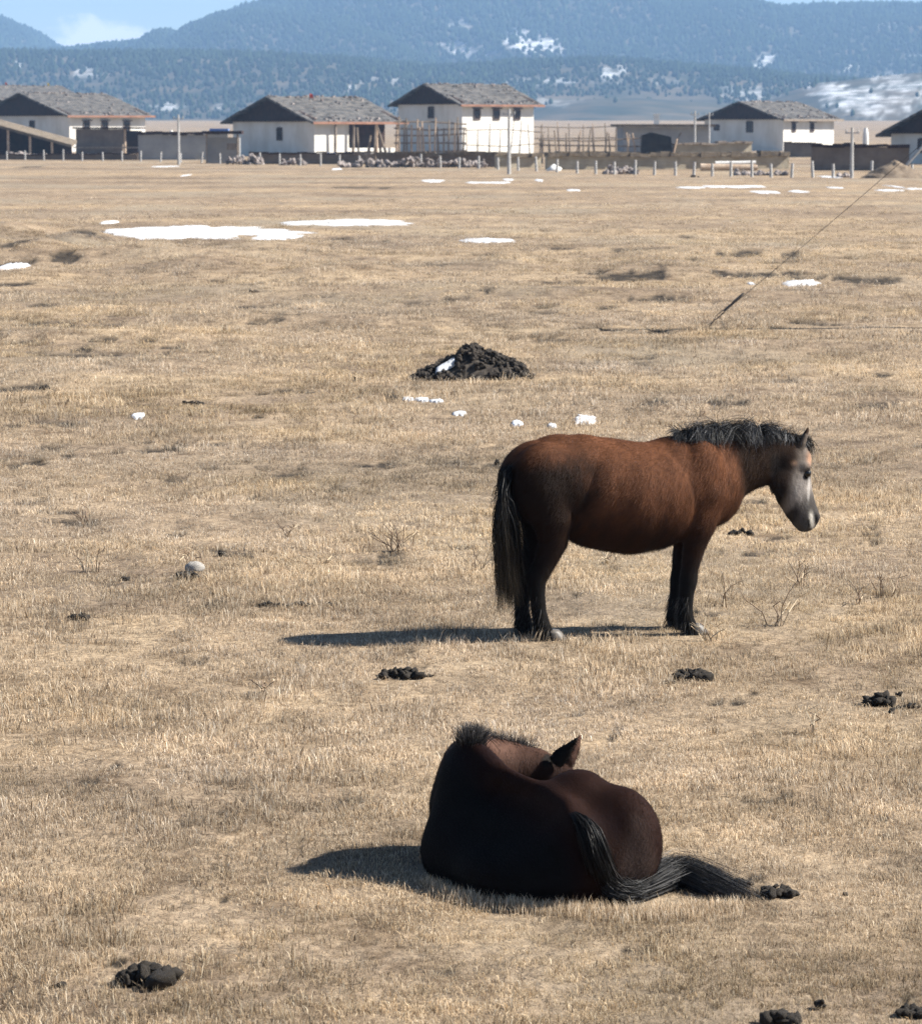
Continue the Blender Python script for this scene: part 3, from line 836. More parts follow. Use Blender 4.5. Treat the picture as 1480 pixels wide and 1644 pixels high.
    m = MB(); m.prism([(0, -.6), (Lb * .74, -.6), (Lb * .74, hb), (0, hb)], 0, 3.4); m.build('wall', M_EARTHD, root)
    m = MB(); m.box((Lb * .5, 1.6, hb + .12), (Lb + .6, 4.4, .2)); m.build('roof', M_WOOD, root)
    m = MB(); m.box((Lb * .87, 2.9, hb / 2 - .2), (Lb * .26, .3, hb)); m.build('back_wall', M_WOOD, root)
    m = MB(); m.tube([(Lb * .78, .25, -.4), (Lb * .78, .25, hb)], .16, 6); m.build('post', M_PALEWOOD, root)
    m = MB(); m.box((Lb * .5, -.6, .75), (Lb + .5, .25, .14)); m.build('rail', M_TIMBER, root)
    # lean-to on the far left
    k = flat(-30, 252); s = pxm(k); root = empty('lean_to', tuple(k), 0); tag(root, 'open timber lean-to with sloping thatch roof on posts', 'shed')
    Lb = 144 / s; z0, z1 = 53 / s, 14 / s
    m = MB(); m.add([(0, -.6, z0), (Lb, -.6, z1), (Lb, 4.5, z1 + .5), (0, 4.5, z0 + .5), (0, -.6, z0 + .3), (Lb, -.6, z1 + .3), (Lb, 4.5, z1 + .8), (0, 4.5, z0 + .8)],
                    [(0, 3, 2, 1), (4, 5, 6, 7), (0, 1, 5, 4), (1, 2, 6, 5), (2, 3, 7, 6), (3, 0, 4, 7)]); m.build('roof', M_THATCH, root)
    for q in (.06, .30, .54, .78):
        m = MB(); zz = z0 + (z1 - z0) * q; m.tube([(Lb * q, -.2, -.5), (Lb * q, -.2, zz + .1)], .14, 6); m.build('post', M_PALEWOOD, root)
    m = MB(); m.prism([(.1, -.5), (Lb * .95, -.5), (Lb * .95, z1 + .1), (.1, z0)], 3.8, 4.1); m.build('back_wall', M_WOOD, root)
    # drying racks
    def rack(label, px0, px1, base, top, n, rails, seed, tilt=.05, thin=.07):
        a = flat(px0, base); b = at_y(px1, base, a[1]); s = pxm(a); root = empty('drying_rack', (a[0], a[1], 0), 0); tag(root, label, 'rack', 'timber drying racks')
        rr = np.random.default_rng(seed); ln = b[0] - a[0]; h = (base - top) / s
        for i in range(n):
            x_ = ln * (i + rr.uniform(-.25, .25)) / max(n - 1, 1); hh = h * rr.uniform(.78, 1.06)
            m = MB(); m.tube([(x_, 0, -.4), (x_ + rr.normal(0, tilt) * hh, rr.normal(0, .1), hh)], [thin * rr.uniform(.8, 1.5), thin * .7], 5); m.build('post', M_TIMBER if rr.uniform() < .7 else M_PALEWOOD, root)
        for q in rails:
            m = MB(); m.tube([(-.4, .12, h * q), (ln * .5, .1, h * q + rr.normal(0, .08)), (ln + .4, .12, h * q + rr.normal(0, .15))], thin * .75, 5); m.build('rail', M_TIMBER, root)
    rack('crowded drying rack of grey poles before the shaded gable of tall house', 640, 742, 262, 190, 15, (.25, .45, .62, .78, .92), 1, .04, .10)
    rack('open drying rack of thin poles before the sunlit wall of tall house', 752, 868, 262, 196, 8, (.45, .80), 2, .06, .055)
    rack('long drying rack standing behind the low sunlit wall', 872, 1026, 262, 206, 14, (.30, .52, .66), 3, .10, .085)
    rack('sparse far drying rack in the brown field behind the long rack', 862, 1010, 248, 196, 9, (.5, .85), 4, .05, .08)
    rack('short leaning poles of a rack beside the timber porch', 575, 640, 264, 205, 6, (.3,), 5, .22, .12)
    # poles
    for (px, top, base, lab) in [(287, 184, 263, 'slim pale concrete pole in front of the grey plastered wall'), (817, 176, 279, 'tall slim pale pole in front of the tall house corner'),
                                 (1115, 178, 256, 'slim pale pole before the long low farm building'), (1138, 180, 250, 'thin short pole at the end of the farm building'),
                                 (1367, 205, 285, 'slim pale pole before the dark brown earth wall')]:
        p = flat(px, base); s = pxm(p); h = (base - top) / s
        m = MB(); m.tube([(0, 0, -.4), (0, 0, h)], [.13, .085], 8); root = empty('utility_pole', tuple(p)); tag(root, lab, 'pole', 'slim poles along the fence')
        m.build('shaft', M_CONC, root)
        m = MB(); m.box((0, 0, h - .35), (.9, .08, .08)); m.tube([(-.38, 0, h - .31), (-.38, 0, h - .12)], .04, 6); m.tube([(.38, 0, h - .31), (.38, 0, h - .12)], .04, 6); m.build('crossarm', M_CONC, root)
    # long wire fence
    line = np.array([(-60, 255), (0, 256), (240, 258), (400, 262.5), (780, 271), (960, 279), (1245, 284), (1460, 285), (1540, 285)], float)
    root = empty('wire_fence', tuple(flat(700, 269))); tag(root, 'long wire fence on short white concrete posts before the village', 'fence')
    ro = np.array(root.location); x = -50.0; tops = []
    me = MB(); me.tube([(0, 0, -.3), (0, 0, .98)], [.10, .085], 6); me = me.mesh('fence_post'); me.materials.append(M_CONC)
    while x < 1535:
        y = float(np.interp(x, line[:, 0], line[:, 1])); p = flat(x, y)
        o = new_obj('fence_post', me, root); o.location = tuple(p - ro); o.scale = (1, 1, random.uniform(.85, 1.12)); o.rotation_euler = (random.gauss(0, .03), random.gauss(0, .03), 0)
        tops.append(p - ro); x += random.uniform(29, 34)
    m = MB()
    for z_ in (.35, .62, .88): m.tube([t + np.array([0, -.1, z_]) for t in tops], .006, 3)
    m.build('wire', M_TIMBER, root)
    # rubble heaps
    bm = bmesh.new(); bmesh.ops.create_icosphere(bm, subdivisions=1, radius=1.0); IV = np.array([v.co[:] for v in bm.verts]); IF = [tuple(v.index for v in f.verts) for f in bm.faces]; bm.free()
    def heap(label, px0, px1, base, hpx, n, seed, m=M_STONE, big=.26):
        a = flat(px0, base); b = at_y(px1, base, a[1]); s = pxm(a); rr = np.random.default_rng(seed); mb = MB(); ln = b[0] - a[0]
        prof = np.abs(fbm(np.linspace(0, 5, 60), np.zeros(60), seed, 3)) * 2 + .35
        for i in range(n):
            q = rr.uniform(); hh = hpx / s * min(1, prof[int(q * 59)]) * rr.uniform(.05, 1)
            v = IV * rr.uniform(.10, big, 3) * (1 + rr.normal(0, .18, (len(IV), 1))); R = np.array(Matrix.Rotation(rr.uniform(0, 6), 3, 'Z'))
            mb.add(v @ R.T + np.array([q * ln, rr.normal(.2, .35), max(.06, hh)]), IF)
        o = mb.build('rubble_heap', m); o.location = (a[0], a[1], gz(a[0], a[1])); tag(o, label, 'rubble', 'rubble heaped along the fence', 'stuff')
    heap('pale rubble heaped below the gable of the porch house', 362, 420, 263, 15, 70, 1); heap('small pale rubble heap below the porch posts', 452, 492, 264, 12, 36, 2)
    heap('long jumble of pale rubble in front of the low shaded wall', 545, 782, 269, 17, 240, 3); heap('grey rubble scattered under the long sunlit wall', 968, 1024, 279, 12, 50, 4)
    heap('low grey rubble strewn along the foot of the long wall end', 1180, 1262, 281, 8, 60, 5, M_STONE, .22); heap('timber scraps and rubble under the lean-to', 0, 130, 255, 13, 90, 6); heap('grey rubble patch beside the slim pole on the right', 1345, 1362, 284, 6, 14, 7)
    # dirt heap with a slanting post
    p = flat(1436, 285); s = pxm(p); rr = np.random.default_rng(3)
    rows, n = 8, 26; V = [(0, 0, 1.15)]; F = []
    for i in range(1, rows + 1):
        for k in range(n):
            a = 6.283 * k / n; q = i / rows; wob = 1 + .25 * (vnoise(np.array([k * .5]), np.array([i * .6]), 4)[0] - .5)
            V.append((2.3 * q * math.cos(a) * wob, 1.8 * q * math.sin(a) * wob, 1.15 * (1 - q) ** 1.15 * wob - .05 * (i == rows)))
    for k in range(n): F.append((0, 1 + k, 1 + (k + 1) % n))
    for i in range(rows - 1):
        for k in range(n): F.append((1 + i * n + k, 1 + (i + 1) * n + k, 1 + (i + 1) * n + (k + 1) % n, 1 + i * n + (k + 1) % n))
    o = new_obj('dirt_heap', mesh_np('dirt_heap', np.array(V), F, True), None, M_DIRT, tuple(p)); tag(o, 'rounded brown dirt heap at the end of the dark wall', 'dirt heap')
    m = MB(); m.tube([(.5, .2, .5), (1.9, .3, 2.1)], .10, 6); o = m.build('leaning_post', M_CONC); o.location = tuple(p); tag(o, 'pale post leaning out of the brown dirt heap', 'post')
    # odds and ends
    p = flat(1054, 262); s = pxm(p); rr = np.random.default_rng(9); w, h = 52 / s, 49 / s
    bm = bmesh.new(); bmesh.ops.create_grid(bm, x_segments=10, y_segments=10, size=.5); bm.free()
    m = MB(); nx = 12
    V, F = [], []
    prof = [(-w / 2, 0), (-w * .47, h * .9), (-w * .2, h), (w * .15, h * .92), (w * .42, h * .85), (w / 2, 0)]
    m.prism([(a, b) for a, b in prof], -.9, .9); o = m.build('covered_stack', M_BLACK); o.location = tuple(p); tag(o, 'black sheeted stack standing beside the farm building', 'stack')
    m = MB(); m.tube([(w * .42, -1.0, 0), (w * .60, -1.0, h * .8)], .09, 6); o = m.build('leaning_post', M_PALEWOOD); o.location = tuple(p); tag(o, 'pale pole leaning on the black sheeted stack', 'post')
    for (px, base, hp, wm, lab) in [(275, 262 - 7, 24, .55, 'white incense burner stack above the grey plastered wall'), (1389, 262, 20, .5, 'white chimney stack beyond the dark brown wall')]:
        p = flat(px, base); p = at_y(px, base, p[1] + 4); s = pxm(p); zt = 3.14 + (205 - (base - 46 if px < 300 else 205)) / s
        m = MB(); m.tube([(0, 0, 0), (0, 0, zt - .9), (0, 0, zt - .5), (0, 0, zt)], [wm * .62, wm * .55, wm * .5, wm * .3], 10); o = m.build('incense_burner', M_CHIM); o.location = (p[0], p[1], gz(p[0], p[1])); tag(o, lab, 'chimney')
    def cloth_heap(name, label, px, base, wpx, hpx, m_, cat, seed):
        p = flat(px, base); s = pxm(p); rr = np.random.default_rng(seed)
        v = IV * (1 + rr.normal(0, .15, (len(IV), 1))) * np.array([wpx / s / 2, wpx / s / 3, hpx / s]); v[:, 2] = np.maximum(v[:, 2], -.05)
        o = new_obj(name, mesh_np(name, v, IF, True), None, m_, tuple(p)); tag(o, label, cat)
    cloth_heap('cloth_bundle', 'pink cloth bundle lying at the end of the lean-to', 90, 250, 22, 14, M_PINK, 'cloth', 1)
    cloth_heap('boulder', 'long pale boulder lying under the dark mud shed', 199, 256, 26, 8, M_STONE, 'boulder', 2)
    cloth_heap('boulder', 'round pale boulder beside the rubble below the porch', 456, 260, 11, 9, M_STONE, 'boulder', 3)
    cloth_heap('white_block', 'squat white block against the long sunlit earth wall', 889, 274, 28, 9, M_CHIM, 'block', 4)
    cloth_heap('sack', 'pale sack pile in front of the timber porch', 628, 262, 26, 12, M_STONE, 'sack', 6)
    p = flat(1168, 274); s = pxm(p); m = MB(); m.tube([(-2.0, 0, .28), (2.2, .2, .24)], [.26, .20], 8); o = m.build('log', M_PALEWOOD); o.location = tuple(p); tag(o, 'pale bare log lying along the foot of the long wall', 'log')
    m = MB(); m.tube([(-.9, .2, .55), (2.1, .4, .62)], [.15, .13], 8); o = m.build('log', M_CHIM); o.location = tuple(p); tag(o, 'whitened log resting on top of the bare log', 'log')
    # sheet over a low frame by the porch
    p = flat(536, 261); s = pxm(p); root = empty('low_table', tuple(p)); tag(root, 'low frame under a blue sheet before the porch house', 'table')
    m = MB(); m.box((0, 0, .92), (60 / s, 1.6, .10), Matrix.Rotation(-.04, 3, 'Y')); m.build('sheet', M_BLUE, root)
    for q in (-.45, .0, .45):
        m = MB(); m.tube([(q * 60 / s, -.6, -.2), (q * 60 / s, -.6, .84)], .08, 6); m.build('leg', M_CONC, root)
    p = flat(352, 262); p = at_y(352, 205, p[1] + 6); m = MB(); m.box((0, 0, 0), (1.7, 1.2, .3)); o = m.build('blue_sheet', M_BLUE); o.location = (p[0], p[1], p[2] - .2)
    tag(o, 'small blue sheet bundled on the shed roof beside porch house', 'sheet')
    root = empty('shed', (p[0] + .3, p[1], gz(p[0], p[1]))); tag(root, 'small grey shed with dark roof joined to the gable of porch house', 'shed'); zr = p[2] - .4 - gz(p[0], p[1])
    m = MB(); m.box((0, .4, zr), (3.6, 3.0, .28)); m.build('roof', M_WOOD, root)
    m = MB(); m.box((0, 1.1, zr / 2 - .3), (3.0, 1.4, zr - .3)); m.build('wall', M_PLASTER, root)
    m = MB(); m.box((.9, -.9, zr * .55), (.9, .12, .6)); m.tube([(-1.4, -.7, -.3), (-1.4, -.7, zr - .14)], .09, 6); m.tube([(1.4, -.7, -.3), (1.4, -.7, zr - .14)], .09, 6); m.build('porch_posts', M_TIMBER, root)
    # flags on the roofs
    for (px, py, D, m_, lab) in [(8, 137, 650, M_CLOTHR, 'red prayer flag on the stone weighted roof'), (76, 138, 650, M_CLOTHY, 'yellow prayer flag on the stone weighted roof'), (497, 159, 385, M_CLOTHR, 'tiny red prayer flag on the porch house roof')]:
        p = at_y(px, py, D); s = pxm(p); root = empty('prayer_flag', tuple(p)); root.scale = (.6, .6, .6); tag(root, lab, 'flag', 'prayer flags on the roofs')
        m = MB(); m.tube([(0, 0, -1.0), (0, 0, 1.2)], .05, 5); m.build('pole', M_TIMBER, root)
        m = MB(); m.add([(0, 0, .2), (.35, .1, .25), (.7, -.05, .15), (0, 0, 1.1), (.35, .12, 1.0), (.65, -.05, .9), (0, .03, .2), (.35, .13, .25), (.7, -.02, .15), (0, .03, 1.1), (.35, .15, 1.0), (.65, -.02, .9)],
                        [(0, 1, 4, 3), (1, 2, 5, 4), (6, 9, 10, 7), (7, 10, 11, 8), (2, 8, 11, 5), (0, 3, 9, 6), (3, 4, 10, 9), (4, 5, 11, 10), (0, 6, 7, 1), (1, 7, 8, 2)]); m.build('cloth', m_, root)
village()
# ------------------------------------------------------------------ implicit modelling for the animals
class Field:
    def __init__(s, lo, hi, h):
        s.lo = np.array(lo, float); s.h = h
        s.n = [int(math.ceil((hi[i] - lo[i]) / h)) + 1 for i in range(3)]
        s.f = np.full(s.n, 1.0, np.float32)
        s.ax = [s.lo[i] + h * np.arange(s.n[i]) for i in range(3)]
    def _sub(s, lo, hi):
        sl, gr = [], []
        for i in range(3):
            a = max(0, int((lo[i] - s.lo[i]) / s.h)); b = min(s.n[i], int((hi[i] - s.lo[i]) / s.h) + 2)
            if b <= a: return None, None
            sl.append(slice(a, b)); gr.append(s.ax[i][a:b])
        return tuple(sl), np.meshgrid(*gr, indexing='ij')
    def blend(s, sl, d, k):
        o = s.f[sl]
        hh = np.clip(.5 + .5 * (o - d) / k, 0, 1)
        s.f[sl] = o * (1 - hh) + d * hh - k * hh * (1 - hh)
    def chain(s, nodes, k=.03, lat=(0, 1, 0)):
        """nodes: (centre xyz, half-width along lat, half-height)  elliptic tapered tube"""
        lo = np.min([np.array(c) - max(a, b) for c, a, b in nodes], 0) - .12
        hi = np.max([np.array(c) + max(a, b) for c, a, b in nodes], 0) + .12
        sl, g = s._sub(lo, hi)
        if sl is None: return
        Lt = np.array(lat, float); Lt /= np.linalg.norm(Lt)
        best = np.full(g[0].shape, 9.0)
        for (c0, a0, b0), (c1, a1, b1) in zip(nodes[:-1], nodes[1:]):
            c0, c1 = np.array(c0, float), np.array(c1, float); e = c1 - c0; ee = max(e @ e, 1e-9)
            p = [g[i] - c0[i] for i in range(3)]
            t = np.clip((p[0] * e[0] + p[1] * e[1] + p[2] * e[2]) / ee, 0, 1)
            q = [p[i] - t * e[i] for i in range(3)]
            dl = q[0] * Lt[0] + q[1] * Lt[1] + q[2] * Lt[2]
            dr2 = np.maximum(q[0] ** 2 + q[1] ** 2 + q[2] ** 2 - dl * dl, 0)
            a = a0 + (a1 - a0) * t; b = b0 + (b1 - b0) * t
            k0 = np.sqrt((dl / a) ** 2 + dr2 / b ** 2) + 1e-6
            k1 = np.sqrt((dl / a ** 2) ** 2 + dr2 / b ** 4) + 1e-6
            best = np.minimum(best, k0 * (k0 - 1) / k1)
        s.blend(sl, best.astype(np.float32), k)
    def limb(s, nodes, k=.03):
        s.chain([(c, r, r) for c, r in nodes], k)
    def ball(s, c, r, k=.03):
        r = np.array(r, float) * np.ones(3); c = np.array(c, float)
        sl, g = s._sub(c - r - .12, c + r + .12)
        q = [g[i] - c[i] for i in range(3)]
        k0 = np.sqrt(sum((q[i] / r[i]) ** 2 for i in range(3))) + 1e-6
        k1 = np.sqrt(sum((q[i] / r[i] ** 2) ** 2 for i in range(3))) + 1e-6
        s.blend(sl, (k0 * (k0 - 1) / k1).astype(np.float32), k)
    def mesh(s, relax=2):
        f = s.f; nx, ny, nz = f.shape
        ins = f < 0
        c = [(i, j, k) for i in (0, 1) for j in (0, 1) for k in (0, 1)]
        def corner(arr, o): return arr[o[0]:nx - 1 + o[0], o[1]:ny - 1 + o[1], o[2]:nz - 1 + o[2]]
        cnt = sum(corner(ins, o).astype(np.int8) for o in c)
        cell = (cnt > 0) & (cnt < 8)
        ci = np.argwhere(cell)
        vid = np.full(cell.shape, -1, np.int64); vid[cell] = np.arange(len(ci))
        acc = np.zeros((len(ci), 3)); num = np.zeros(len(ci))
        for o in c:
            for ax in range(3):
                if o[ax]: continue
                o2 = list(o); o2[ax] = 1
                a = corner(f, o)[cell]; b = corner(f, o2)[cell]
                m = (a < 0) != (b < 0)
                t = np.where(m, a / np.where(m, a - b, 1), 0)
                p = np.array(o, float)[None, :].repeat(len(ci), 0); p[:, ax] += t
                acc[m] += p[m]; num[m] += 1
        V = (ci + acc / num[:, None]) * s.h + s.lo
        F = []
        for ax in range(3):
            b_, c_ = (ax + 1) % 3, (ax + 2) % 3
            sl0 = [slice(None)] * 3; sl1 = [slice(None)] * 3
            sl0[ax] = slice(0, f.shape[ax] - 1); sl1[ax] = slice(1, f.shape[ax])
            a, bb = ins[tuple(sl0)], ins[tuple(sl1)]
            ed = np.argwhere(a != bb)
            ok = (ed[:, b_] > 0) & (ed[:, c_] > 0) & (ed[:, b_] < f.shape[b_] - 1) & (ed[:, c_] < f.shape[c_] - 1)
            ed = ed[ok]
            flip = a[tuple(ed.T)]
            q = []
            for db, dc in ((-1, -1), (0, -1), (0, 0), (-1, 0)):
                e2 = ed.copy(); e2[:, b_] += db; e2[:, c_] += dc
                q.append(vid[tuple(e2.T)])
            q = np.stack(q, 1)
            q[~flip] = q[~flip][:, ::-1]
            F.append(q)
        F = np.concatenate(F)
        F = F[(F >= 0).all(1)]
        E = np.concatenate([F[:, [0, 1]], F[:, [1, 2]], F[:, [2, 3]], F[:, [3, 0]]])
        for it in range(relax * 2):
            S = np.zeros_like(V); n = np.zeros(len(V))
            np.add.at(S, E[:, 0], V[E[:, 1]]); np.add.at(n, E[:, 0], 1)
            np.add.at(S, E[:, 1], V[E[:, 0]]); np.add.at(n, E[:, 1], 1)
            lam = .5 if it % 2 == 0 else -.52
            V = V + lam * (S / np.maximum(n, 1)[:, None] - V)
        return V, F

def mesh_normals(V, F):
    n = np.cross(V[F[:, 2]] - V[F[:, 0]], V[F[:, 3]] - V[F[:, 1]])
    N = np.zeros_like(V)
    for i in range(4): np.add.at(N, F[:, i], n)
    return N / (np.linalg.norm(N, axis=1, keepdims=True) + 1e-9)

def fur(V, F, C, count, flow, length, width, lift, seed, mask=None):
    """short coat hairs rooted on the body surface, lying along flow; one slim face each"""
    r = np.random.default_rng(seed)
    N = mesh_normals(V, F)
    area = np.linalg.norm(np.cross(V[F[:, 2]] - V[F[:, 0]], V[F[:, 3]] - V[F[:, 1]]), axis=1)
    fi = r.choice(len(F), count, p=area / area.sum())
    w = r.dirichlet((1, 1, 1, 1), count)
    P = (V[F[fi]] * w[..., None]).sum(1); Nn = (N[F[fi]] * w[..., None]).sum(1)
    Nn /= np.linalg.norm(Nn, axis=1, keepdims=True) + 1e-9
    Cc = (C[F[fi]] * w[..., None]).sum(1)
    if mask is not None:
        k = mask(P) > r.uniform(size=count); P, Nn, Cc = P[k], Nn[k], Cc[k]
    n = len(P)
    D = flow(P) + r.normal(0, .30, (n, 3))
    D = D - Nn * (D * Nn).sum(1, keepdims=True)
    D /= np.linalg.norm(D, axis=1, keepdims=True) + 1e-9
    D = D + Nn * (lift * r.uniform(.4, 1.6, n))[:, None]
    D /= np.linalg.norm(D, axis=1, keepdims=True)
    W = np.cross(D, Nn); W /= np.linalg.norm(W, axis=1, keepdims=True) + 1e-9
    ln = (length(P) * r.uniform(.6, 1.35, n))[:, None]
    base = P - Nn * .002
    tip = base + D * ln - np.array([0, 0, .25]) * ln * 0.5
    Vh = np.stack([base - W * width / 2, base + W * width / 2, tip], 1).reshape(-1, 3)
    Fh = np.arange(n * 3).reshape(-1, 3)
    v = r.uniform(.72, 1.30, n)[:, None]
    Ch = np.stack([Cc * v * .85, Cc * v * .85, Cc * v * 1.1], 1).reshape(-1, 3)
    return Vh, Fh, Ch

def strands(roots, paths, width, cols, tipcol, seed, taper=.2):
    """long hairs: paths (n, m, 3) polylines -> flat ribbons of slightly random facing"""
    r = np.random.default_rng(seed)
    n, m, _ = paths.shape
    T = np.gradient(paths, axis=1)
    T /= np.linalg.norm(T, axis=2, keepdims=True) + 1e-9
    R = r.normal(size=(n, 1, 3)); W = np.cross(T, np.broadcast_to(R, T.shape)); W /= np.linalg.norm(W, axis=2, keepdims=True) + 1e-9
    s = np.linspace(0, 1, m)
    ww = width * r.uniform(.6, 1.4, (n, 1)) * (1 - (1 - taper) * s[None, :] ** 2)
    A = paths - W * ww[..., None] / 2; B = paths + W * ww[..., None] / 2
    V = np.stack([A, B], 2).reshape(-1, 3)
    k = np.arange(n * m).reshape(n, m) * 2
    F = np.stack([k[:, :-1], k[:, :-1] + 1, k[:, 1:] + 1, k[:, 1:]], -1).reshape(-1, 4)
    c = cols[:, None, :] * (1 - s[None, :, None] ** 1.5) + tipcol[:, None, :] * s[None, :, None] ** 1.5
    C = np.repeat(c.reshape(-1, 3), 2, 0)
    return V, F, C

M_BODY = mat_attr('pony_hide', rough=.75, spec=.05, bump=.004, bscale=90)
M_COAT = mat_attr('pony_coat_hair', rough=.65, spec=.06)
M_LONG = mat_attr('pony_long_hair', rough=.5, spec=.14)
M_HOOF = mat('hoof_horn', (.05, .045, .04), (.15, .13, .11), 14, .5, stretch=(1, 1, 4))
M_EYE = mat('pony_eye', (.004, .003, .003), rough=.15, spec=.4)

def hoof(name, parent, c, fwd, s=1.0):
    n = 14; V, F = [], []
    for (z, r, off) in ((0.0, .066, .014), (.012, .066, .012), (.055, .054, -.010), (.07, .046, -.016)):
        for k in range(n):
            a = 2 * math.pi * k / n
            rr = r * (1 + .06 * math.cos(a))
            V.append((rr * math.cos(a) * 1.08 + off, rr * math.sin(a) * .92, z))
    for i in range(3):
        for k in range(n):
            F.append((i * n + k, i * n + (k + 1) % n, (i + 1) * n + (k + 1) % n, (i + 1) * n + k))
    F.append(tuple(range(n - 1, -1, -1))); F.append(tuple(3 * n + k for k in range(n)))
    me = mesh_np('hoof', np.array(V) * s, F, True)
    return new_obj(name, me, parent, M_HOOF, c, (0, 0, fwd))

def eyeball(parent, c, r):
    bm = bmesh.new(); bmesh.ops.create_uvsphere(bm, u_segments=14, v_segments=10, radius=r)
    me = bpy.data.meshes.new('eye'); bm.to_mesh(me); bm.free()
    me.polygons.foreach_set('use_smooth', np.ones(len(me.polygons), dtype=bool))
    return new_obj('eye', me, parent, M_EYE, c)

def lerp_path(ctrl, m):
    """Catmull-Rom through control points (k,3) -> (m,3)"""
    c = np.asarray(ctrl, float); k = len(c)
    t = np.linspace(0, k - 1, m); i = np.minimum(t.astype(int), k - 2); u = (t - i)[:, None]
    p0 = c[np.maximum(i - 1, 0)]; p1 = c[i]; p2 = c[i + 1]; p3 = c[np.minimum(i + 2, k - 1)]
    return .5 * (2 * p1 + (p2 - p0) * u + (2 * p0 - 5 * p1 + 4 * p2 - p3) * u * u + (3 * p1 - p0 - 3 * p2 + p3) * u ** 3)

# ------------------------------------------------------------------ the standing pony
def standing_pony():
    hind, fore = ground(864, 1024), ground(1096, 1014)
    mid = (hind + fore) / 2
    yaw = math.atan2(fore[1] - hind[1], fore[0] - hind[0])
    z0 = gz(mid[0], mid[1])
    root = empty('pony', (mid[0], mid[1], z0), yaw)
    tag(root, 'bay brown pony standing side on with dark mane and pale muzzle', 'pony', 'ponies on the pasture')
    GRASS_CLEAR.extend([])
    hx, hy = math.cos(yaw), math.sin(yaw)
    nrm = np.array([-hy, hx, 0])                  # pony's left
    org = np.array([mid[0], mid[1], z0])
    def P(px, py, y=0.0):
        """pixel -> pony coordinates on the plane y = const"""
        d = ray(px, py); o = CAMP - org
        t = (y - o @ nrm) / (d @ nrm)
        w = o + d * t
        return np.array([w[0] * hx + w[1] * hy, y, w[2]])
    S = 1.0 / (FPX / math.hypot(mid[0], mid[1]))   # metres per pixel
    Fd = Field((-.95, -.50, -.03), (1.60, .50, 1.50), .0105)
    # trunk from its top and bottom outline
    T = []
    for (px, top, bot, w) in [(845, 722, 812, .17), (866, 706, 840, .225), (897, 697, 852, .25), (930, 697, 864, .24), (965, 702, 881, .275),
                              (1010, 709, 888, .30), (1045, 710, 882, .285), (1080, 700, 868, .232), (1110, 702, 854, .185), (1132, 722, 848, .19), (1146, 752, 832, .15)]:
        a, b = P(px, top), P(px, bot)
        T.append(((a + b) / 2, w, (a[2] - b[2]) / 2))
    Fd.chain(T, .02)
    # neck and head
    Nk = []
    for (px, py, hh, w) in [(1118, 758, 56, .17), (1150, 752, 55, .135), (1182, 745, 52, .115), (1214, 737, 46, .10), (1244, 728, 37, .088), (1266, 724, 29, .08)]:
        Nk.append((P(px, py), w, hh * S))
    Fd.chain(Nk, .05)
    hy_ = -.015
    H = [(P(1267, 737, hy_), .082, 31 * S), (P(1268, 764, hy_), .094, 35 * S), (P(1274, 790, hy_ - .008), .084, 32 * S),
         (P(1283, 812, hy_ - .016), .066, 28 * S), (P(1291, 827, hy_ - .022), .058, 25 * S), (P(1293, 831, hy_ - .024), .056, 23 * S)]
    Fd.chain(H, .03)
    Fd.ball(P(1256, 775, hy_ - .045), (.085, .05, .085), .03)          # cheek
    Fd.ball(P(1256, 775, hy_ + .045), (.085, .05, .085), .03)
    Fd.ball(P(1293, 749, hy_ - .075), (.034, .022, .030), .03)          # brow
    Fd.ball(P(1293, 749, hy_ + .075), (.034, .022, .030), .03)
    Fd.ball(P(1310, 829, hy_ - .055), (.022, .024, .032), .02)          # nostrils
    Fd.ball(P(1311, 829, hy_ + .015), (.022, .024, .032), .02)
    Fd.ball(P(1289, 846, hy_ - .027), (.034, .036, .022), .02)          # chin
    Fd.ball(P(1288, 738, hy_), (.055, .06, .075), .03)                 # forehead
    # ears
    for s in (-1, 1):
        Fd.chain([(P(1284, 722, s * .055), .030, .022), (P(1288, 711, s * .068), .032, .021), (P(1293, 698, s * .074), .022, .015), (P(1297, 687, s * .072), .007, .007)], .012, lat=(.75, -.66 * s, 0))
    # shoulder and haunch masses
    Fd.ball(P(1128, 772, -.125), (.14, .10, .25), .035); Fd.ball(P(1128, 772, .125), (.14, .10, .25), .035)
    Fd.ball(P(1122, 835, -.13), (.10, .075, .13), .03); Fd.ball(P(1122, 835, .13), (.10, .075, .13), .03)
    Fd.ball(P(872, 775, -.14), (.19, .115, .25), .04); Fd.ball(P(868, 775, .14), (.18, .115, .25), .04)
    legs = {
        -.135: [(872, 790, .15), (886, 832, .128), (888, 868, .092), (875, 902, .068), (861, 930, .060), (862, 952, .049), (865, 982, .045), (869, 1003, .053), (877, 1019, .047), (885, 1030, .047)],
        .135: [(862, 790, .15), (868, 838, .122), (862, 876, .086), (848, 908, .062), (838, 930, .058), (838, 952, .049), (838, 980, .045), (840, 999, .053), (846, 1012, .047), (852, 1021, .047)],
        -.115: [(1136, 795, .13), (1122, 846, .092), (1113, 884, .066), (1107, 914, .052), (1105, 931, .057), (1102, 952, .047), (1100, 976, .045), (1100, 994, .054), (1107, 1008, .048), (1114, 1017, .048)],
        .115: [(1126, 800, .12), (1104, 852, .082), (1095, 888, .060), (1091, 914, .050), (1090, 930, .056), (1087, 952, .047), (1084, 974, .045), (1083, 991, .054), (1087, 1003, .048), (1093, 1011, .048)]}
    feet = []
    for y, nodes in legs.items():
        pts = [(P(px, py, y * (.85 if i == 0 else 1)), r) for i, (px, py, r) in enumerate(nodes)]
        Fd.limb(pts, .035)
        feet.append(pts)
    V, F = Fd.mesh(2)
    # coat colour
    x, y, z = V.T
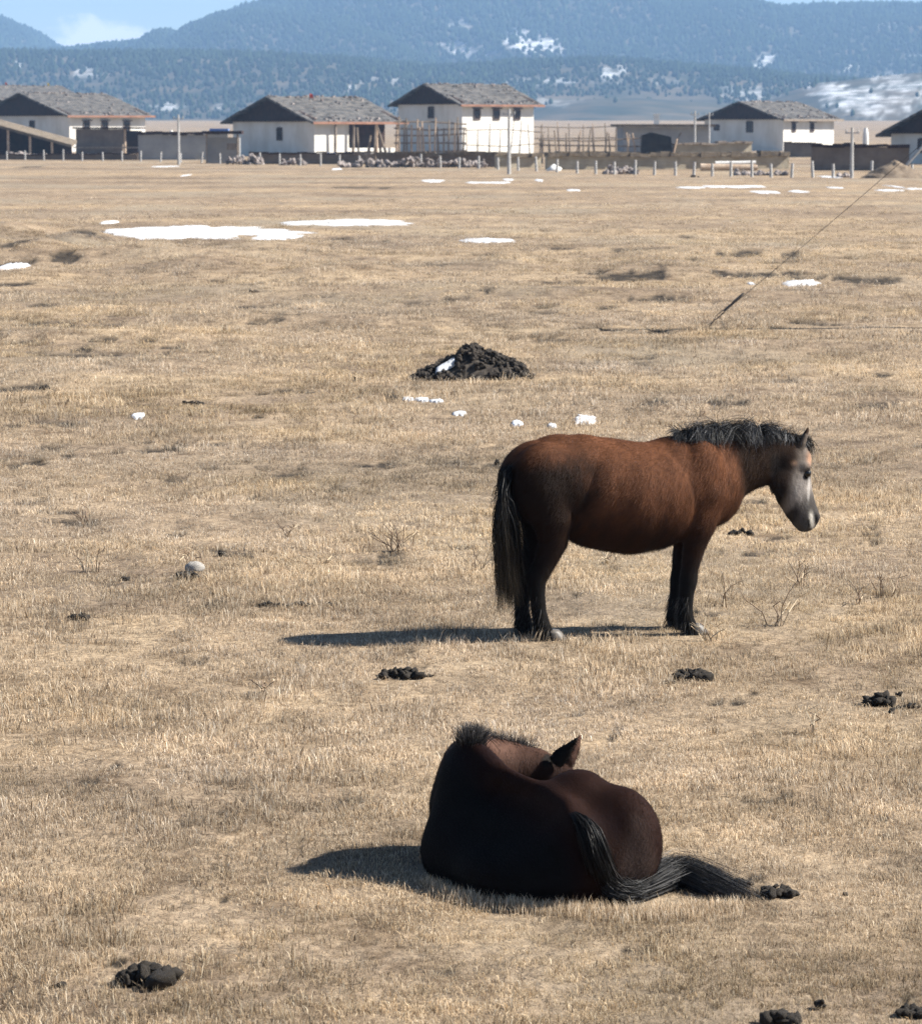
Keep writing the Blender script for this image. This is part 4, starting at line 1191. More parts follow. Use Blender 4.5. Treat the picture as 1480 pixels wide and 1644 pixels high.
    n1 = fbm(x * 6 + y * 3, z * 6 + y * 2, 5, 3) + .8 * fbm(x * 26 + y * 9, z * 17 + y * 6, 6, 3)
    bay = np.array([.105, .043, .021]); blk = np.array([.007, .006, .0055]); drk = np.array([.008, .005, .0035])
    C = np.tile(bay, (len(V), 1)) * (1 + np.clip(n1, -.8, .8)[:, None] * .7)
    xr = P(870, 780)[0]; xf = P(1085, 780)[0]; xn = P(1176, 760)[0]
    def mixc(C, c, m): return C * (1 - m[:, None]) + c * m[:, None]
    C = mixc(C, drk, .95 * (1 - smooth(x - .10 * (z - .9) + n1 * .10, xr + .10, xr + .40)) * (1 - .8 * smooth(z + n1 * .05, 1.04, 1.20)))       # dark quarters: coat tone plus painted shade, sparing the sunlit croup
    C = mixc(C, np.array([.016, .008, .005]), .85 * (1 - smooth(z + n1 * .08, .62, .96)) )          # darker belly, shade of the lower barrel put into the coat
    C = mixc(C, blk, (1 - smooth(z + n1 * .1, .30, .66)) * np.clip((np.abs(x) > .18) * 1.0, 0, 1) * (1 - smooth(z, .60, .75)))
    nk = smooth(x + .20 * (z - 1.0), xn - .05, xn + .06)
    C = mixc(C, np.array([.020, .013, .009]), nk * .92)
    grey = P(1262, 770)[0]
    hm = smooth(x + .25 * (1.0 - z), grey - .03, grey + .05) * (z < P(0, 730)[2])
    C = mixc(C, np.array([.17, .145, .125]) , hm * (.75 + n1 * .6))
    fr = P(1300, 800)[0]
    zz = P(1300, 842)[2]
    C = mixc(C, np.array([.40, .26, .17]), .7 * smooth(x, P(1300, 760)[0] - .01, P(1308, 760)[0] + .012) * (z < P(0, 735)[2]) * (z > P(0, 825)[2]))  # tan nose line: sunlit front edge of the face painted in
    C = mixc(C, np.array([.05, .045, .042]), (1 - smooth(z, P(0, 842)[2], P(0, 822)[2])) * smooth(x, P(1262, 840)[0], P(1270, 840)[0]))
    wpos = org + V[:, :1] * np.array([hx, hy, 0]) + V[:, 1:2] * nrm + V[:, 2:] * np.array([0, 0, 1.0])
    q = to_px(wpos); hd_ = (x > P(1236, 0)[0]) & (z < P(0, 722)[2])
    def spot(cx, cy, rx, ry, tilt=0.0):
        dx, dy = q[:, 0] - cx, q[:, 1] - cy; c_, s_ = math.cos(tilt), math.sin(tilt)
        return np.exp(-1.2 * (((dx * c_ + dy * s_) / rx) ** 2 + ((-dx * s_ + dy * c_) / ry) ** 2)) * hd_
    st = fbm(q[:, 0] / 2.2, q[:, 1] / 9.0, 44, 3)
    C = mixc(C, np.array([.25, .225, .205]) * (1 + st[:, None] * 1.3), np.clip(1.2 * spot(1282, 792, 15, 40, .30), 0, .9))   # grey cheek
    C = mixc(C, np.array([.012, .009, .008]), np.clip(1.5 * spot(1244, 800, 12, 30, .55), 0, .95))        # dark jaw
    C = mixc(C, np.array([.014, .011, .010]), np.clip(1.4 * spot(1268, 832, 11, 24, .70), 0, .9))
    C = mixc(C, np.array([.012, .009, .008]), np.clip(1.3 * spot(1248, 745, 22, 20), 0, .9))
    C = mixc(C, np.array([.24, .15, .10]), .8 * spot(1275, 743, 5, 4))                                    # tan spot
    C = mixc(C, np.array([.34, .20, .13]), np.clip(1.1 * spot(1301, 735, 6, 12), 0, .8))                  # tan forehead, painted as the sunlit front of the face
    C = mixc(C, np.array([.005, .004, .004]), np.clip(2.2 * spot(1297, 761, 6, 9.5, .35), 0, 1))          # dark eye socket
    C = mixc(C, np.array([.55, .52, .49]), np.clip(1.4 * spot(1298, 785, 1.8, 15, .05), 0, .45))           # thin blaze
    C = mixc(C, np.array([.060, .055, .052]), np.clip(1.6 * spot(1288, 844, 14, 8), 0, .9))             # dark lips
    C = mixc(C, np.array([.58, .54, .47]), np.clip(2.0 * spot(1303, 835, 3.6, 11, -.12), 0, .95))         # white snip
    C = mixc(C, np.array([.006, .005, .005]), np.clip(2.0 * spot(1298.5, 840, 1.8, 7, -.1), 0, 1))        # nostril
    C = mixc(C, np.array([.012, .010, .010]), np.clip(2.0 * spot(1311, 835, 2.4, 8, -.2), 0, .95))
    er = smooth(z, P(0, 716)[2], P(0, 708)[2]) * (x > P(1278, 0)[0])
    C = mixc(C, np.array([.16, .075, .03]), er * .7)
    C = np.clip(C, .004, 1)
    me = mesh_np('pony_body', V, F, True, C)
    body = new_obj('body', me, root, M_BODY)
    def flow(p):
        f = np.zeros_like(p); f[:, 0] = -.7; f[:, 2] = -.75
        hd = p[:, 0] > P(1245, 0)[0]
        f[hd] = (.25, 0, -1)
        f[p[:, 2] < .55] = (-.05, 0, -1)
        return f
    def length(p):
        l = np.full(len(p), .032)
        l[p[:, 0] > P(1250, 0)[0]] = .012
        l[p[:, 2] < .40] = .022
        return l
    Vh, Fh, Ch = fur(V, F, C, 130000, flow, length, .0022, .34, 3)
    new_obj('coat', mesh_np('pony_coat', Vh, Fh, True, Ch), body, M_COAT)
    for pts, (y, nodes) in zip(feet, legs.items()):
        c = pts[-1][0]
        wx = org[0] + c[0] * hx - y * hy; wy = org[1] + c[0] * hy + y * hx
        hoof('hoof', root, (c[0] + .012, y, gz(wx, wy) - z0 - .006), 0)
    eyeball(root, P(1295.5, 760, hy_ - .070), .026); eyeball(root, P(1295.5, 760, hy_ + .070), .026)
    r = np.random.default_rng(5)
    # feather on the fetlocks
    PA, CC = [], []
    for pts, (y, nodes) in zip(feet, legs.items()):
        fl, ps, can = pts[-3][0], pts[-1][0], pts[-5][0]
        for k in range(520):
            a = r.uniform(0, 6.283); t = r.uniform(0, 1)
            if t < .35:
                c = can * (1 - t / .35) + fl * (t / .35); rr = .040; back = math.cos(a) < .1
                if not back: continue
            else:
                u = (t - .35) / .65; c = fl * (1 - u) + ps * u; rr = .045
            s0 = c + np.array([math.cos(a) * rr, math.sin(a) * rr, 0])
            out = np.array([math.cos(a) * .5 - .18, math.sin(a) * .5, -1.0]) + r.normal(0, .12, 3); out /= np.linalg.norm(out)
            ln = r.uniform(.03, .065)
            m_ = s0 + out * ln * .5; e = s0 + (out + np.array([-.15 if t < .35 else .0, 0, -.35])) * ln
            e[2] = max(e[2], .008)
            PA.append(lerp_path([s0, m_, e], 4)); CC.append(np.array([.012, .011, .010]) * r.uniform(.6, 2.2))
    CC = np.array(CC)
    Vs, Fs, Cs = strands(None, np.array(PA), .0035, CC, CC * 1.8, 9)
    new_obj('fetlock_hair', mesh_np('fetlock_hair', Vs, Fs, True, Cs), root, M_LONG)
    # mane: along the crest from withers to poll, half upright, some falling to the near side
    crest = lerp_path([P(1086, 700), P(1110, 697), P(1140, 694), P(1175, 692), P(1210, 692), P(1245, 695), P(1272, 700), P(1288, 708)], 60)
    PA, CC, TC = [], [], []
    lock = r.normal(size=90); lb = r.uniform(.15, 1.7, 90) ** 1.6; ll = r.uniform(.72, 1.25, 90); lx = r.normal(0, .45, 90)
    for k in range(7000):
        t = r.uniform(0, 1); i = t * 58; j = int(i); s0 = crest[j] * (1 - (i - j)) + crest[j + 1] * (i - j)
        side = lock[int(t * 89)] * .25 - .60 + r.normal(0, .40)
        s0 = s0 + np.array([0, r.normal(0, .020), -.022])
        L_ = int(min(89, max(0, t * 89 + r.normal(0, .7))))
        ln = (.075 + .080 * math.sin(min(1, .15 + t * .95) * math.pi)) * r.uniform(.55, 1.15) * ll[L_]
        ang = side * .75
        d0 = np.array([-.18 + .12 * lock[int(t * 89) - 3], math.sin(ang) * .8, math.cos(ang) + .1]) + r.normal(0, .10, 3); d0 /= np.linalg.norm(d0)
        flop = .55 + abs(side) * 1.1
        sg = -1 if side < .12 else 1
        d1 = d0 + np.array([lx[L_] - .15, sg * .42 * flop, -.95 * flop]); d1 /= np.linalg.norm(d1)
        d2 = d1 + np.array([lx[L_] * .8 - .1 + r.normal(0, .15), sg * .05, -.70 * flop]); d2 /= np.linalg.norm(d2)
        a = s0 + d0 * ln * .42; b = a + d1 * ln * .42; c = b + d2 * ln * .5
        PA.append(lerp_path([s0, a, b, c], 7))
        g = r.uniform(.6, 1.6)
        CC.append(np.array([.008, .0075, .0075]) * g); TC.append(np.array([.10, .10, .102]) * r.uniform(.05, 1.5) * lb[L_])  # grey tips paint sun highlights onto the black mane, lock by lock
    for k in range(260):      # forelock between the ears
        s0 = P(1288, 706) + r.normal(0, .015, 3); d = np.array([.30, r.normal(-.1, .3), -.7]) + r.normal(0, .12, 3)
        ln = r.uniform(.06, .13); d /= np.linalg.norm(d)
        PA.append(lerp_path([s0, s0 + d * ln * .3 + np.array([.015, 0, .02]), s0 + d * ln * .7 + np.array([.02, 0, 0]), s0 + d * ln], 7))
        CC.append(np.array([.012, .011, .010])); TC.append(np.array([.10, .085, .07]) * r.uniform(.4, 1.3))
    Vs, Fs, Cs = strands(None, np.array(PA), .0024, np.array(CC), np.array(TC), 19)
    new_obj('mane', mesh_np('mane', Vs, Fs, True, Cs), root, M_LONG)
    # tail: dock and long hair
    PA, CC, TC = [], [], []
    dock = lerp_path([P(834, 742), P(826, 748), P(820, 765), P(818, 795), P(820, 825)], 24)
    for k in range(5200):
        t = r.uniform(0, 1) ** 1.15; s0 = dock[int(t * 23)] + r.normal(0, .016, 3)
        lat = r.normal(-.01, .05)
        endy = 845 + 140 * r.beta(2.0, 1.7)
        ex = 826 + r.normal(0, 9) - 6 * smooth(endy, 900, 980)
        if r.uniform() < .07: ex = 800 + r.normal(0, 2.5); endy = r.uniform(900, 985)
        e = P(ex, endy, lat * 1.3 - .02)
        m_ = P(ex * .45 + 812 * .55 - 5 + r.normal(0, 5), 740 + (endy - 740) * .5, lat * 1.5 - .02)
        q = P(813 + r.normal(0, 4), 755 + t * 45, lat - .01)
        PA.append(lerp_path([s0, q, m_, (m_ + e) / 2 + r.normal(0, .010, 3), e + r.normal(0, .010, 3)], 9))
        CC.append(np.array([.007, .006, .0055]) * r.uniform(.5, 1.6)); TC.append(np.array([.085, .066, .042]) * r.uniform(.02, 1.0) * (.05 + .95 * float(smooth(endy, 900, 975))))
    for k in range(70):       # stray hairs off the back of the tail
        yy = r.uniform(770, 880); s0 = P(806 + r.normal(0, 3), yy, r.normal(0, .03))
        e = P(806 - r.uniform(8, 22), yy + r.uniform(14, 40), r.normal(0, .04))
        PA.append(lerp_path([s0, (s0 * .6 + e * .4) + np.array([-.015, 0, .0]), e], 9)); CC.append(np.array([.02, .015, .012])); TC.append(np.array([.05, .035, .025]))
    Vs, Fs, Cs = strands(None, np.array(PA), .0030, np.array(CC), np.array(TC), 29)
    new_obj('tail', mesh_np('tail', Vs, Fs, True, Cs), root, M_LONG)
standing_pony()

# ------------------------------------------------------------------ the resting pony
def resting_pony():
    T0 = at_z(925, 1325, .33)                       # root of the tail
    phi = math.radians(31.0)
    sphi, cphi = math.sin(phi), math.cos(phi)
    z0 = gz(T0[0], T0[1] + .4)
    yaw = math.pi / 2 + phi
    org = np.array([T0[0], T0[1], z0])
    root = empty('pony', tuple(org), yaw)
    tag(root, 'dark brown pony lying down with its back turned and tail on grass', 'pony', 'ponies on the pasture')
    h_ = np.array([-sphi, cphi, 0]); l_ = np.array([-cphi, -sphi, 0])
    def loc(w):
        w = np.asarray(w) - org; return np.array([w @ h_, w @ l_, w[2]])
    Fd = Field((-.30, -.95, -.05), (1.45, .60, .80), .0105)
    Fd.chain([((.14, -.17, .19), .245, .19), ((.28, -.14, .20), .26, .185), ((.46, -.10, .20), .27, .18),
              ((.63, -.06, .205), .265, .185), ((.78, -.02, .235), .215, .205), ((.88, -.03, .245), .165, .195)], .02, lat=(0, 1, -.30))
    Fd.ball((.80, .0, .46), (.13, .045, .09), .10)                    # withers
    Fd.chain([((.82, .0, .495), .028, .035), ((.6, -.02, .45), .028, .035), ((.38, -.07, .415), .028, .032), ((.16, -.06, .385), .028, .032), ((.05, -.03, .335), .035, .035)], .095)   # spine ridge
    Fd.ball((.30, -.215, .40), (.15, .11, .10), .09)                # point of hip
    Fd.ball((.14, -.295, .225), (.23, .16, .225), .05)                # right thigh
    Fd.ball((.05, -.22, .15), (.10, .17, .15), .05)                   # buttock
    Fd.ball((.14, -.05, .16), (.16, .13, .18), .05)                   # left haunch under
    Fd.limb([((.30, -.37, .14), .11), ((.14, -.39, .10), .07), ((.07, -.40, .06), .05), ((.18, -.46, .05), .04), ((.30, -.48, .045), .042), ((.38, -.48, .04), .04)], .04)
    Fd.ball((.76, .09, .14), (.15, .13, .16), .06)                    # left shoulder
    Fd.ball((.76, -.14, .20), (.15, .12, .22), .06)
    Fd.limb([((.80, .08, .13), .10), ((.88, .06, .07), .06), ((.76, .04, .05), .042), ((.62, .0, .045), .04)], .04)
    Fd.ball((.70, .13, .10), (.20, .14, .14), .08); Fd.ball((.42, .13, .08), (.26, .15, .12), .08); Fd.ball((.22, .04, .09), (.20, .13, .13), .08)
    Fd.limb([((.84, -.17, .14), .09), ((1.02, -.22, .08), .06), ((.92, -.28, .05), .042), ((.76, -.30, .045), .04)], .04)
    # neck bends round to the right, head hangs beyond the back
    Fd.chain([((.84, .0, .37), .13, .15), ((.97, -.07, .40), .115, .145), ((1.05, -.19, .40), .10, .13), ((1.05, -.33, .385), .09, .11), ((1.01, -.43, .37), .08, .09)], .06, lat=(.5, .8, 0))
    hd = [((1.0, -.45, .36), .078, .085), ((.97, -.53, .29), .085, .10), ((.95, -.60, .21), .072, .085), ((.93, -.66, .13), .058, .066), ((.92, -.70, .09), .052, .055)]
    Fd.chain(hd, .03, lat=(.85, -.5, 0))
    # ears: the near one aims up and to the right
    eb = loc(at_y(893, 1222, org[1] + 1.02)); et = loc(at_y(931, 1180, org[1] + 1.00))
    em = eb * .5 + et * .5
    Fd.chain([(eb, .036, .018), (eb * .72 + et * .28, .036, .013), (em * .75 + et * .25, .017, .011), (et, .004, .004)], .012, lat=(-.376, -.626, -.68))
    eb2 = eb + np.array([.05, -.10, -.02]); et2 = eb2 + np.array([.05, -.09, .10])
    Fd.chain([(eb2, .032, .024), (eb2 * .6 + et2 * .4, .034, .020), (et2, .007, .007)], .012, lat=(.3, .5, -.6))
    V, F = Fd.mesh(2)
    x, y, z = V.T
    n1 = fbm(x * 5 + z * 3, y * 5 + z * 2, 15, 4)
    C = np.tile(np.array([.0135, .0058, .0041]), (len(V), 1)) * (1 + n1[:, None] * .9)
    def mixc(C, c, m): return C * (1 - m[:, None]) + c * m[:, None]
    C = mixc(C, np.array([.0038, .0026, .0023]), smooth(y + .2 * (.3 - z), -.04, .10) * .9)  # left flank blacker: shade on the side away from the sun, painted in
    C = mixc(C, np.array([.085, .046, .033]), smooth(x, .90, .98) * smooth(z, .32, .42) * (.85 + n1))   # brown neck
    C = mixc(C, np.array([.012, .010, .009]), smooth(z, eb[2] - .03, eb[2] - .01) * (np.linalg.norm(V - eb - np.clip(((V - eb) @ (et - eb)) / ((et - eb) @ (et - eb)), 0, 1)[:, None] * (et - eb), axis=1) < .062))
    C = mixc(C, np.array([.06, .042, .036]), (1 - smooth(np.hypot(x + .04, y + .26) + .5 * np.abs(z - .16), .05, .14)) * .8)   # bare buttock patch
    C = np.clip(C, .004, 1)
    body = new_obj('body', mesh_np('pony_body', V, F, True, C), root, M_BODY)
    def flow(p):
        f = np.zeros_like(p); f[:, 0] = -1; f[:, 2] = -.5; f[:, 1] = -.2 * np.sign(p[:, 1])
        return f
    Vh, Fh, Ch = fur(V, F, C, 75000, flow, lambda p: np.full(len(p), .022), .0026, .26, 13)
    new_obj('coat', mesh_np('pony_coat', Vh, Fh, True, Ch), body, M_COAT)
    r = np.random.default_rng(45)
    hoof('hoof', root, (.41, -.48, .004), 0); hoof('hoof', root, (.56, -.04, .004), math.pi); hoof('hoof', root, (.72, -.30, .004), math.pi)
    eyeball(root, (1.045, -.545, .315), .02)
    # mane: tuft over the withers and along the bent neck
    PA, CC, TC = [], [], []
    crest = lerp_path([(.80, .0, .545), (.90, -.02, .54), (1.00, -.10, .525), (1.06, -.20, .515), (1.055, -.33, .480), (1.02, -.43, .455)], 50)
    for k in range(5200):
        tuft = r.uniform() < .40
        t = min(.99, abs(r.normal(0.03, .085))) if tuft else r.uniform(.1, 1)
        i = min(t * 48, 47.9); j = int(i); s0 = crest[j] * (1 - (i - j)) + crest[j + 1] * (i - j) + np.array([r.normal(0, .018), r.normal(0, .018), -.03])
        ln = (.105 if tuft else .075 * (.45 + .55 * float(smooth(t, .35, .7)))) * r.uniform(.5, 1.1)
        lean = np.array([r.normal(0, .28), r.normal(-.05, .28), 1.0]) if tuft else np.array([.42 * (1 - .8 * float(smooth(t, .4, .65))) + r.normal(0, .22), .05 + r.normal(0, .22), .85])
        d0 = lean / np.linalg.norm(lean)
        flop = abs(r.normal(.2, .25)) if tuft else (.8 - .45 * float(smooth(t, .4, .65))) + abs(r.normal(0, .4))
        d1 = d0 + np.array([.1, -.12, -.8 * flop]); d1 /= np.linalg.norm(d1)
        a = s0 + d0 * ln * .5; b = a + d1 * ln * .4; c = b + (d1 + np.array([0, -.1, -.5 * flop])) * ln * .3
        PA.append(lerp_path([s0, a, b, c], 6))
        CC.append(np.array([.010, .009, .009]) * r.uniform(.6, 1.6)); TC.append(np.array([.085, .078, .074]) * r.uniform(.2, 1.8))
    for k in range(1100):      # longer brown hair lying down the neck's near side
        t = r.uniform(.15, .85); i = t * 48; j = int(i); s0 = crest[j] + r.normal(0, .012, 3)
        ln = r.uniform(.06, .13)
        d = np.array([-.75, -.25, -.62]) + r.normal(0, .12, 3); d /= np.linalg.norm(d)
        PA.append(lerp_path([s0, s0 + d * ln * .35 + np.array([0, 0, .012]), s0 + d * ln * .7 + np.array([-.005, 0, .006]), s0 + d * ln], 6))
        g = r.uniform(.4, 1.5); CC.append(np.array([.09, .05, .035]) * g); TC.append(np.array([.15, .09, .065]) * g)
    Vs, Fs, Cs = strands(None, np.array(PA), .0022, np.array(CC), np.array(TC), 49)
    new_obj('mane', mesh_np('mane', Vs, Fs, True, Cs), root, M_LONG)
    # tail: falls from the dock to the grass, then sweeps out to the right
    def w(px, py, z): return loc(at_z(px, py, z0 + z))
    path = [np.array([.06, -.03, .37]), np.array([-.03, -.03, .33]), np.array([-.075, -.05, .22]), w(972, 1412, .10), w(1006, 1434, .05), w(1048, 1416, .06), w(1085, 1398, .07), w(1130, 1414, .045), w(1186, 1443, .012)]
    base = lerp_path(path, 28)
    spread = np.interp(np.linspace(0, 1, 28), [0, .15, .4, .55, .8, 1], [.012, .026, .036, .034, .060, .062])
    PA, CC, TC = [], [], []
    for k in range(6500):
        a = r.normal(0, .55, 3); a[2] *= .8
        en = 28 if r.uniform() < .55 else int(r.uniform(15, 28)); st = int(r.uniform(0, 6))
        pth = base + spread[:, None] * a[None, :] + np.cumsum(r.normal(0, .0018, (28, 3)), 0)
        u = np.linspace(st, en - 1, 18); ii = np.minimum(u.astype(int), 26); q = pth[ii] * (1 - (u - ii))[:, None] + pth[ii + 1] * (u - ii)[:, None]
        q[:, 2] = np.maximum(q[:, 2], .008 + .004 * r.uniform())
        PA.append(q)
        g = r.uniform(.3, 1.5)
        CC.append(np.array([.005, .0045, .0045]) * g); TC.append(np.array([.075, .073, .072]) * r.uniform(.02, 1.6) ** 1.5)  # grey tips paint the highlights of the swept tail
    Vs, Fs, Cs = strands(None, np.array(PA), .0022, np.array(CC), np.array(TC), 59)
    new_obj('tail', mesh_np('tail', Vs, Fs, True, Cs), root, M_LONG)
    for cx, cy, rr in ((.08, -.2, .36), (.35, -.12, .33), (.6, .0, .33), (.85, .02, .28), (1.05, -.2, .2)):
        p = org + h_ * cx + l_ * cy
        GRASS_CLEAR.append((p[0], p[1], rr * .78))
resting_pony()
# ------------------------------------------------------------------ things on the pasture
M_DUNG = mat('dung', (.010, .0085, .007), (.050, .040, .030), 30, .85, .008, 90, spec=.3)
M_CLOD = mat('turned_soil', (.018, .014, .011), (.075, .062, .050), 9, .9, .01, 40)
M_SNOW = mat('snow', (.74, .77, .82), (.50, .51, .52), 6, .6, .02, 9, spec=.3)
M_ROCK = mat('pale_rock', (.24, .225, .20), (.44, .41, .37), 9, .85, .01, 30)
M_STALK = mat('dry_stalk', (.13, .085, .055), (.30, .22, .15), 9, .85)
M_STALKP = mat('bleached_stalk', (.42, .33, .22), (.58, .48, .34), 9, .85)
M_STEEL = mat('steel_wire', (.06, .055, .05), (.10, .09, .08), 8, .55, spec=.5)

def lump_meshes(name, n, seed, sub=2, rough=.35, m=None):
    out = []
    for k in range(n):
        bm = bmesh.new(); bmesh.ops.create_icosphere(bm, subdivisions=sub, radius=1.0)
        V = np.array([v.co[:] for v in bm.verts]); F = np.array([[v.index for v in f.verts] for f in bm.faces]); bm.free()
        q = fbm(V[:, 0] * 1.5 + V[:, 2] * 1.1 + 9 * k, V[:, 1] * 1.5 - V[:, 2] * .9 + 4 * k, seed + k, 3)
        V = V * (1 + q[:, None] * rough * 3)
        me = mesh_np(name, V, F, True); me.materials.append(m); out.append(me)
    return out
LUMPS = lump_meshes('lump', 6, 400, 2, .62, M_DUNG)
CLODS = lump_meshes('clod', 6, 500, 2, .55, M_CLOD)
for c in CLODS: c.polygons.foreach_set('use_smooth', np.zeros(len(c.polygons), dtype=bool))

def dung(px, py, wpx, hpx, n, label, seed):
    p = ground(px, py); s = pxm(p); rr = np.random.default_rng(seed)
    root = empty('dung_pile' if n > 1 else 'dung_lump', tuple(p)); tag(root, label, 'dung', 'animal dung on the grass')
    w, h = wpx / s, hpx / s
    if n > 1: n = int(n * 3.0)
    for i in range(n):
        r = min(h * .40, w * .35) * rr.uniform(.45, 1.0) if n > 1 else w * .5
        x = (rr.uniform(-.5, .5) if n > 2 else (i - (n - 1) / 2) * .6) * (w - 2 * r)
        y = rr.normal(0, .12) * w
        z = r * .35 + max(0, h - 2 * r) * rr.uniform(0, 1) * (1 - min(1, abs(2 * x / max(w, .01))) ** 1.5)
        o = new_obj('lump', LUMPS[int(rr.integers(0, 6))], root); o.location = (x, y, z); o.scale = (r * rr.uniform(.7, 1.4), r * rr.uniform(.7, 1.1), r * rr.uniform(.5, 1.0)); o.rotation_euler = (rr.uniform(-.5, .5), rr.uniform(-.5, .5), rr.uniform(0, 6.28))
D = [(240, 1580, 110, 50, 9, 'big dark dung pile of three humps in open straw grass'), (93, 1586, 24, 15, 2, 'small dung lump just beside the three humped dung pile'),
     (1252, 1646, 72, 38, 9, 'heaped dark dung pile with a stray pointed lump nearby'), (1316, 1622, 26, 24, 2, 'pointed dung lump next to the heaped dung pile'), (1462, 1632, 58, 28, 6, 'flat dark dung pile past the pointed dung lump'),
     (1186, 1422, 52, 18, 6, 'dung string just past the tip of the resting pony tail'), (1250, 1440, 66, 28, 8, 'scattered dung clump beyond the dung string by pony tail'), (1358, 1438, 12, 9, 1, 'single dung lump alone beyond the scattered clump near pony tail'),
     (1412, 1133, 62, 32, 8, 'dense dung pile with three small lumps around it'), (1446, 1118, 20, 12, 2, 'small dung lump behind the dense pile of the four'), (1458, 1138, 44, 14, 4, 'flat dung lump row beside the dense pile of the four'), (1431, 1146, 15, 11, 1, 'single dung lump in front of the dense pile of the four'),
     (1114, 1092, 68, 27, 10, 'dung pile in front of the standing pony front hooves'), (1074, 1098, 26, 10, 3, 'few dung crumbs beside the pile before the front hooves'),
     (642, 1088, 76, 24, 10, 'long dung pile just in front of the standing pony shadow'), (690, 1087, 20, 8, 2, 'dung crumbs trailing off the long pile by pony shadow'),
     (1190, 860, 46, 15, 6, 'low dung pile behind the standing pony chest'), (298, 930, 46, 18, 6, 'dark dung pile right against the pale stone'), (356, 892, 14, 12, 1, 'round dung ball off to one side of pale stone'),
     (405, 897, 8, 7, 1, 'tiny dung ball beyond the round ball near pale stone'), (202, 932, 12, 8, 1, 'tiny flat dung ball between weeds and pale stone'),
     (127, 995, 36, 17, 5, 'compact dung pile in the straw grass past the weed stalks'), (432, 974, 50, 13, 6, 'row of flattened dung lumps in pale grass'), (482, 974, 48, 12, 6, 'second row of flattened dung continuing the first row'), (530, 972, 22, 9, 2, 'last dung crumbs at the end of the flattened rows'),
     (309, 649, 38, 10, 5, 'small dark dung pile on the far bare turf'), (72, 626, 20, 12, 3, 'far round dung pile with worn turf around'), (628, 641, 26, 11, 4, 'dung pile beside the thin snow streak near soil mound'), (575, 611, 10, 6, 1, 'far single dung lump before the soil mound'),
     (797, 744, 10, 6, 1, 'dung ball on the turf behind the standing pony tail'), (405, 469, 22, 7, 3, 'far dung pile out on the bumpy turf'), (1112, 284, 22, 6, 2, 'dark lump far off near the long wall')]
for i, d in enumerate(D): dung(*d, 900 + i)

def stone(px, py, wpx, hpx, label, seed):
    p = ground(px, py); s = pxm(p); me = lump_meshes('stone', 1, seed, 3, .22, M_ROCK)[0]
    o = new_obj('stone', me); o.location = (p[0], p[1], p[2] + hpx / s * .35); o.scale = (wpx / s / 2, wpx / s / 2.6, hpx / s * .62); tag(o, label, 'stone')
stone(313, 918, 30, 17, 'pale rounded stone touching a dark dung pile', 640)

def snow(px, py, rx, ry, label, seed, thick=None, group='snow patches on the pasture', z_off=0.0, raw=None):
    p = ground(px, py); s = pxm(p); a, b = at_z(px, py + ry, p[2]), at_z(px, py - ry, p[2])
    RX, RY = rx / s, max((b[1] - a[1]) / 2, .04); thick = thick or min(.035, .15 * RX)
    n, rows = 72, 6; V, F = [(0, 0, 0)], []
    rr = np.random.default_rng(seed); ph = rr.uniform(0, 50)
    for i in range(1, rows + 1):
        for k in range(n):
            t = 6.283 * k / n; q = i / rows
            wob = 1 + .85 * (fbm(np.array([math.cos(t) * 1.6 + ph]), np.array([math.sin(t) * 1.6]), seed, 3)[0]) + 1.1 * (fbm(np.array([math.cos(t) * 5 + ph]), np.array([math.sin(t) * 5]), seed + 3, 4, .65)[0])
            V.append((math.cos(t) * q * RX * wob, math.sin(t) * q * RY * wob, 0))
    V = np.array(V); q = np.concatenate([[0], np.repeat(np.arange(1, rows + 1) / rows, n)])
    V[:, 2] = hz(V[:, 0] + p[0], V[:, 1] + p[1]) - p[2] + thick * (1 - q ** 3) + .012 * (q < 1) - .02 * (q == 1) + z_off
    for k in range(n): F.append((0, 1 + k, 1 + (k + 1) % n))
    for i in range(rows - 1):
        for k in range(n): F.append((1 + i * n + k, 1 + (i + 1) * n + k, 1 + (i + 1) * n + (k + 1) % n, 1 + i * n + (k + 1) % n))
    o = new_obj('snow_patch', mesh_np('snow_patch', V, F, True), None, M_SNOW, tuple(p)); tag(o, label, 'snow', group)
S = [(325, 373, 150, 10, 'large bright snow patch in the hollow behind the grassy bumps'), (450, 381, 38, 4, 'snow tongue ending the large bright snow patch'), (560, 357, 98, 4, 'long thin snow strip beyond the large snow patch'),
     (780, 386, 45, 3, 'thin snow streak alone right of the large patch hollow'), (20, 429, 20, 3.5, 'small snow streak below the dark grassy bump'), (175, 357, 12, 2, 'tiny snow dot behind the large snow patch'), (1287, 455, 28, 3.2, 'white snow streak under the dark soil bank'),
     (1205, 455, 5, 1.6, 'tiny snow dot beside the streak under the soil bank')]
for i, d in enumerate(S): snow(*d, 700 + i)
FAR = [(a, b, c * .85, max(1.1, d * .62)) for a, b, c, d in [(265, 267, 22, 2), (299, 281, 6, 2), (693, 290, 25, 2.5), (760, 293, 16, 2), (795, 293, 30, 2), (815, 288, 10, 2), (865, 289, 7, 2), (920, 305, 12, 1.6), (1110, 301, 25, 2), (1160, 299, 40, 2.5), (1225, 308, 26, 3),
       (1280, 307, 16, 2), (1205, 299, 30, 2), (1340, 301, 14, 1.8), (1436, 299, 8, 3), (1430, 305, 25, 1.6), (1468, 303, 20, 2), (1330, 284, 16, 2.5), (540, 271, 10, 1.6)]]
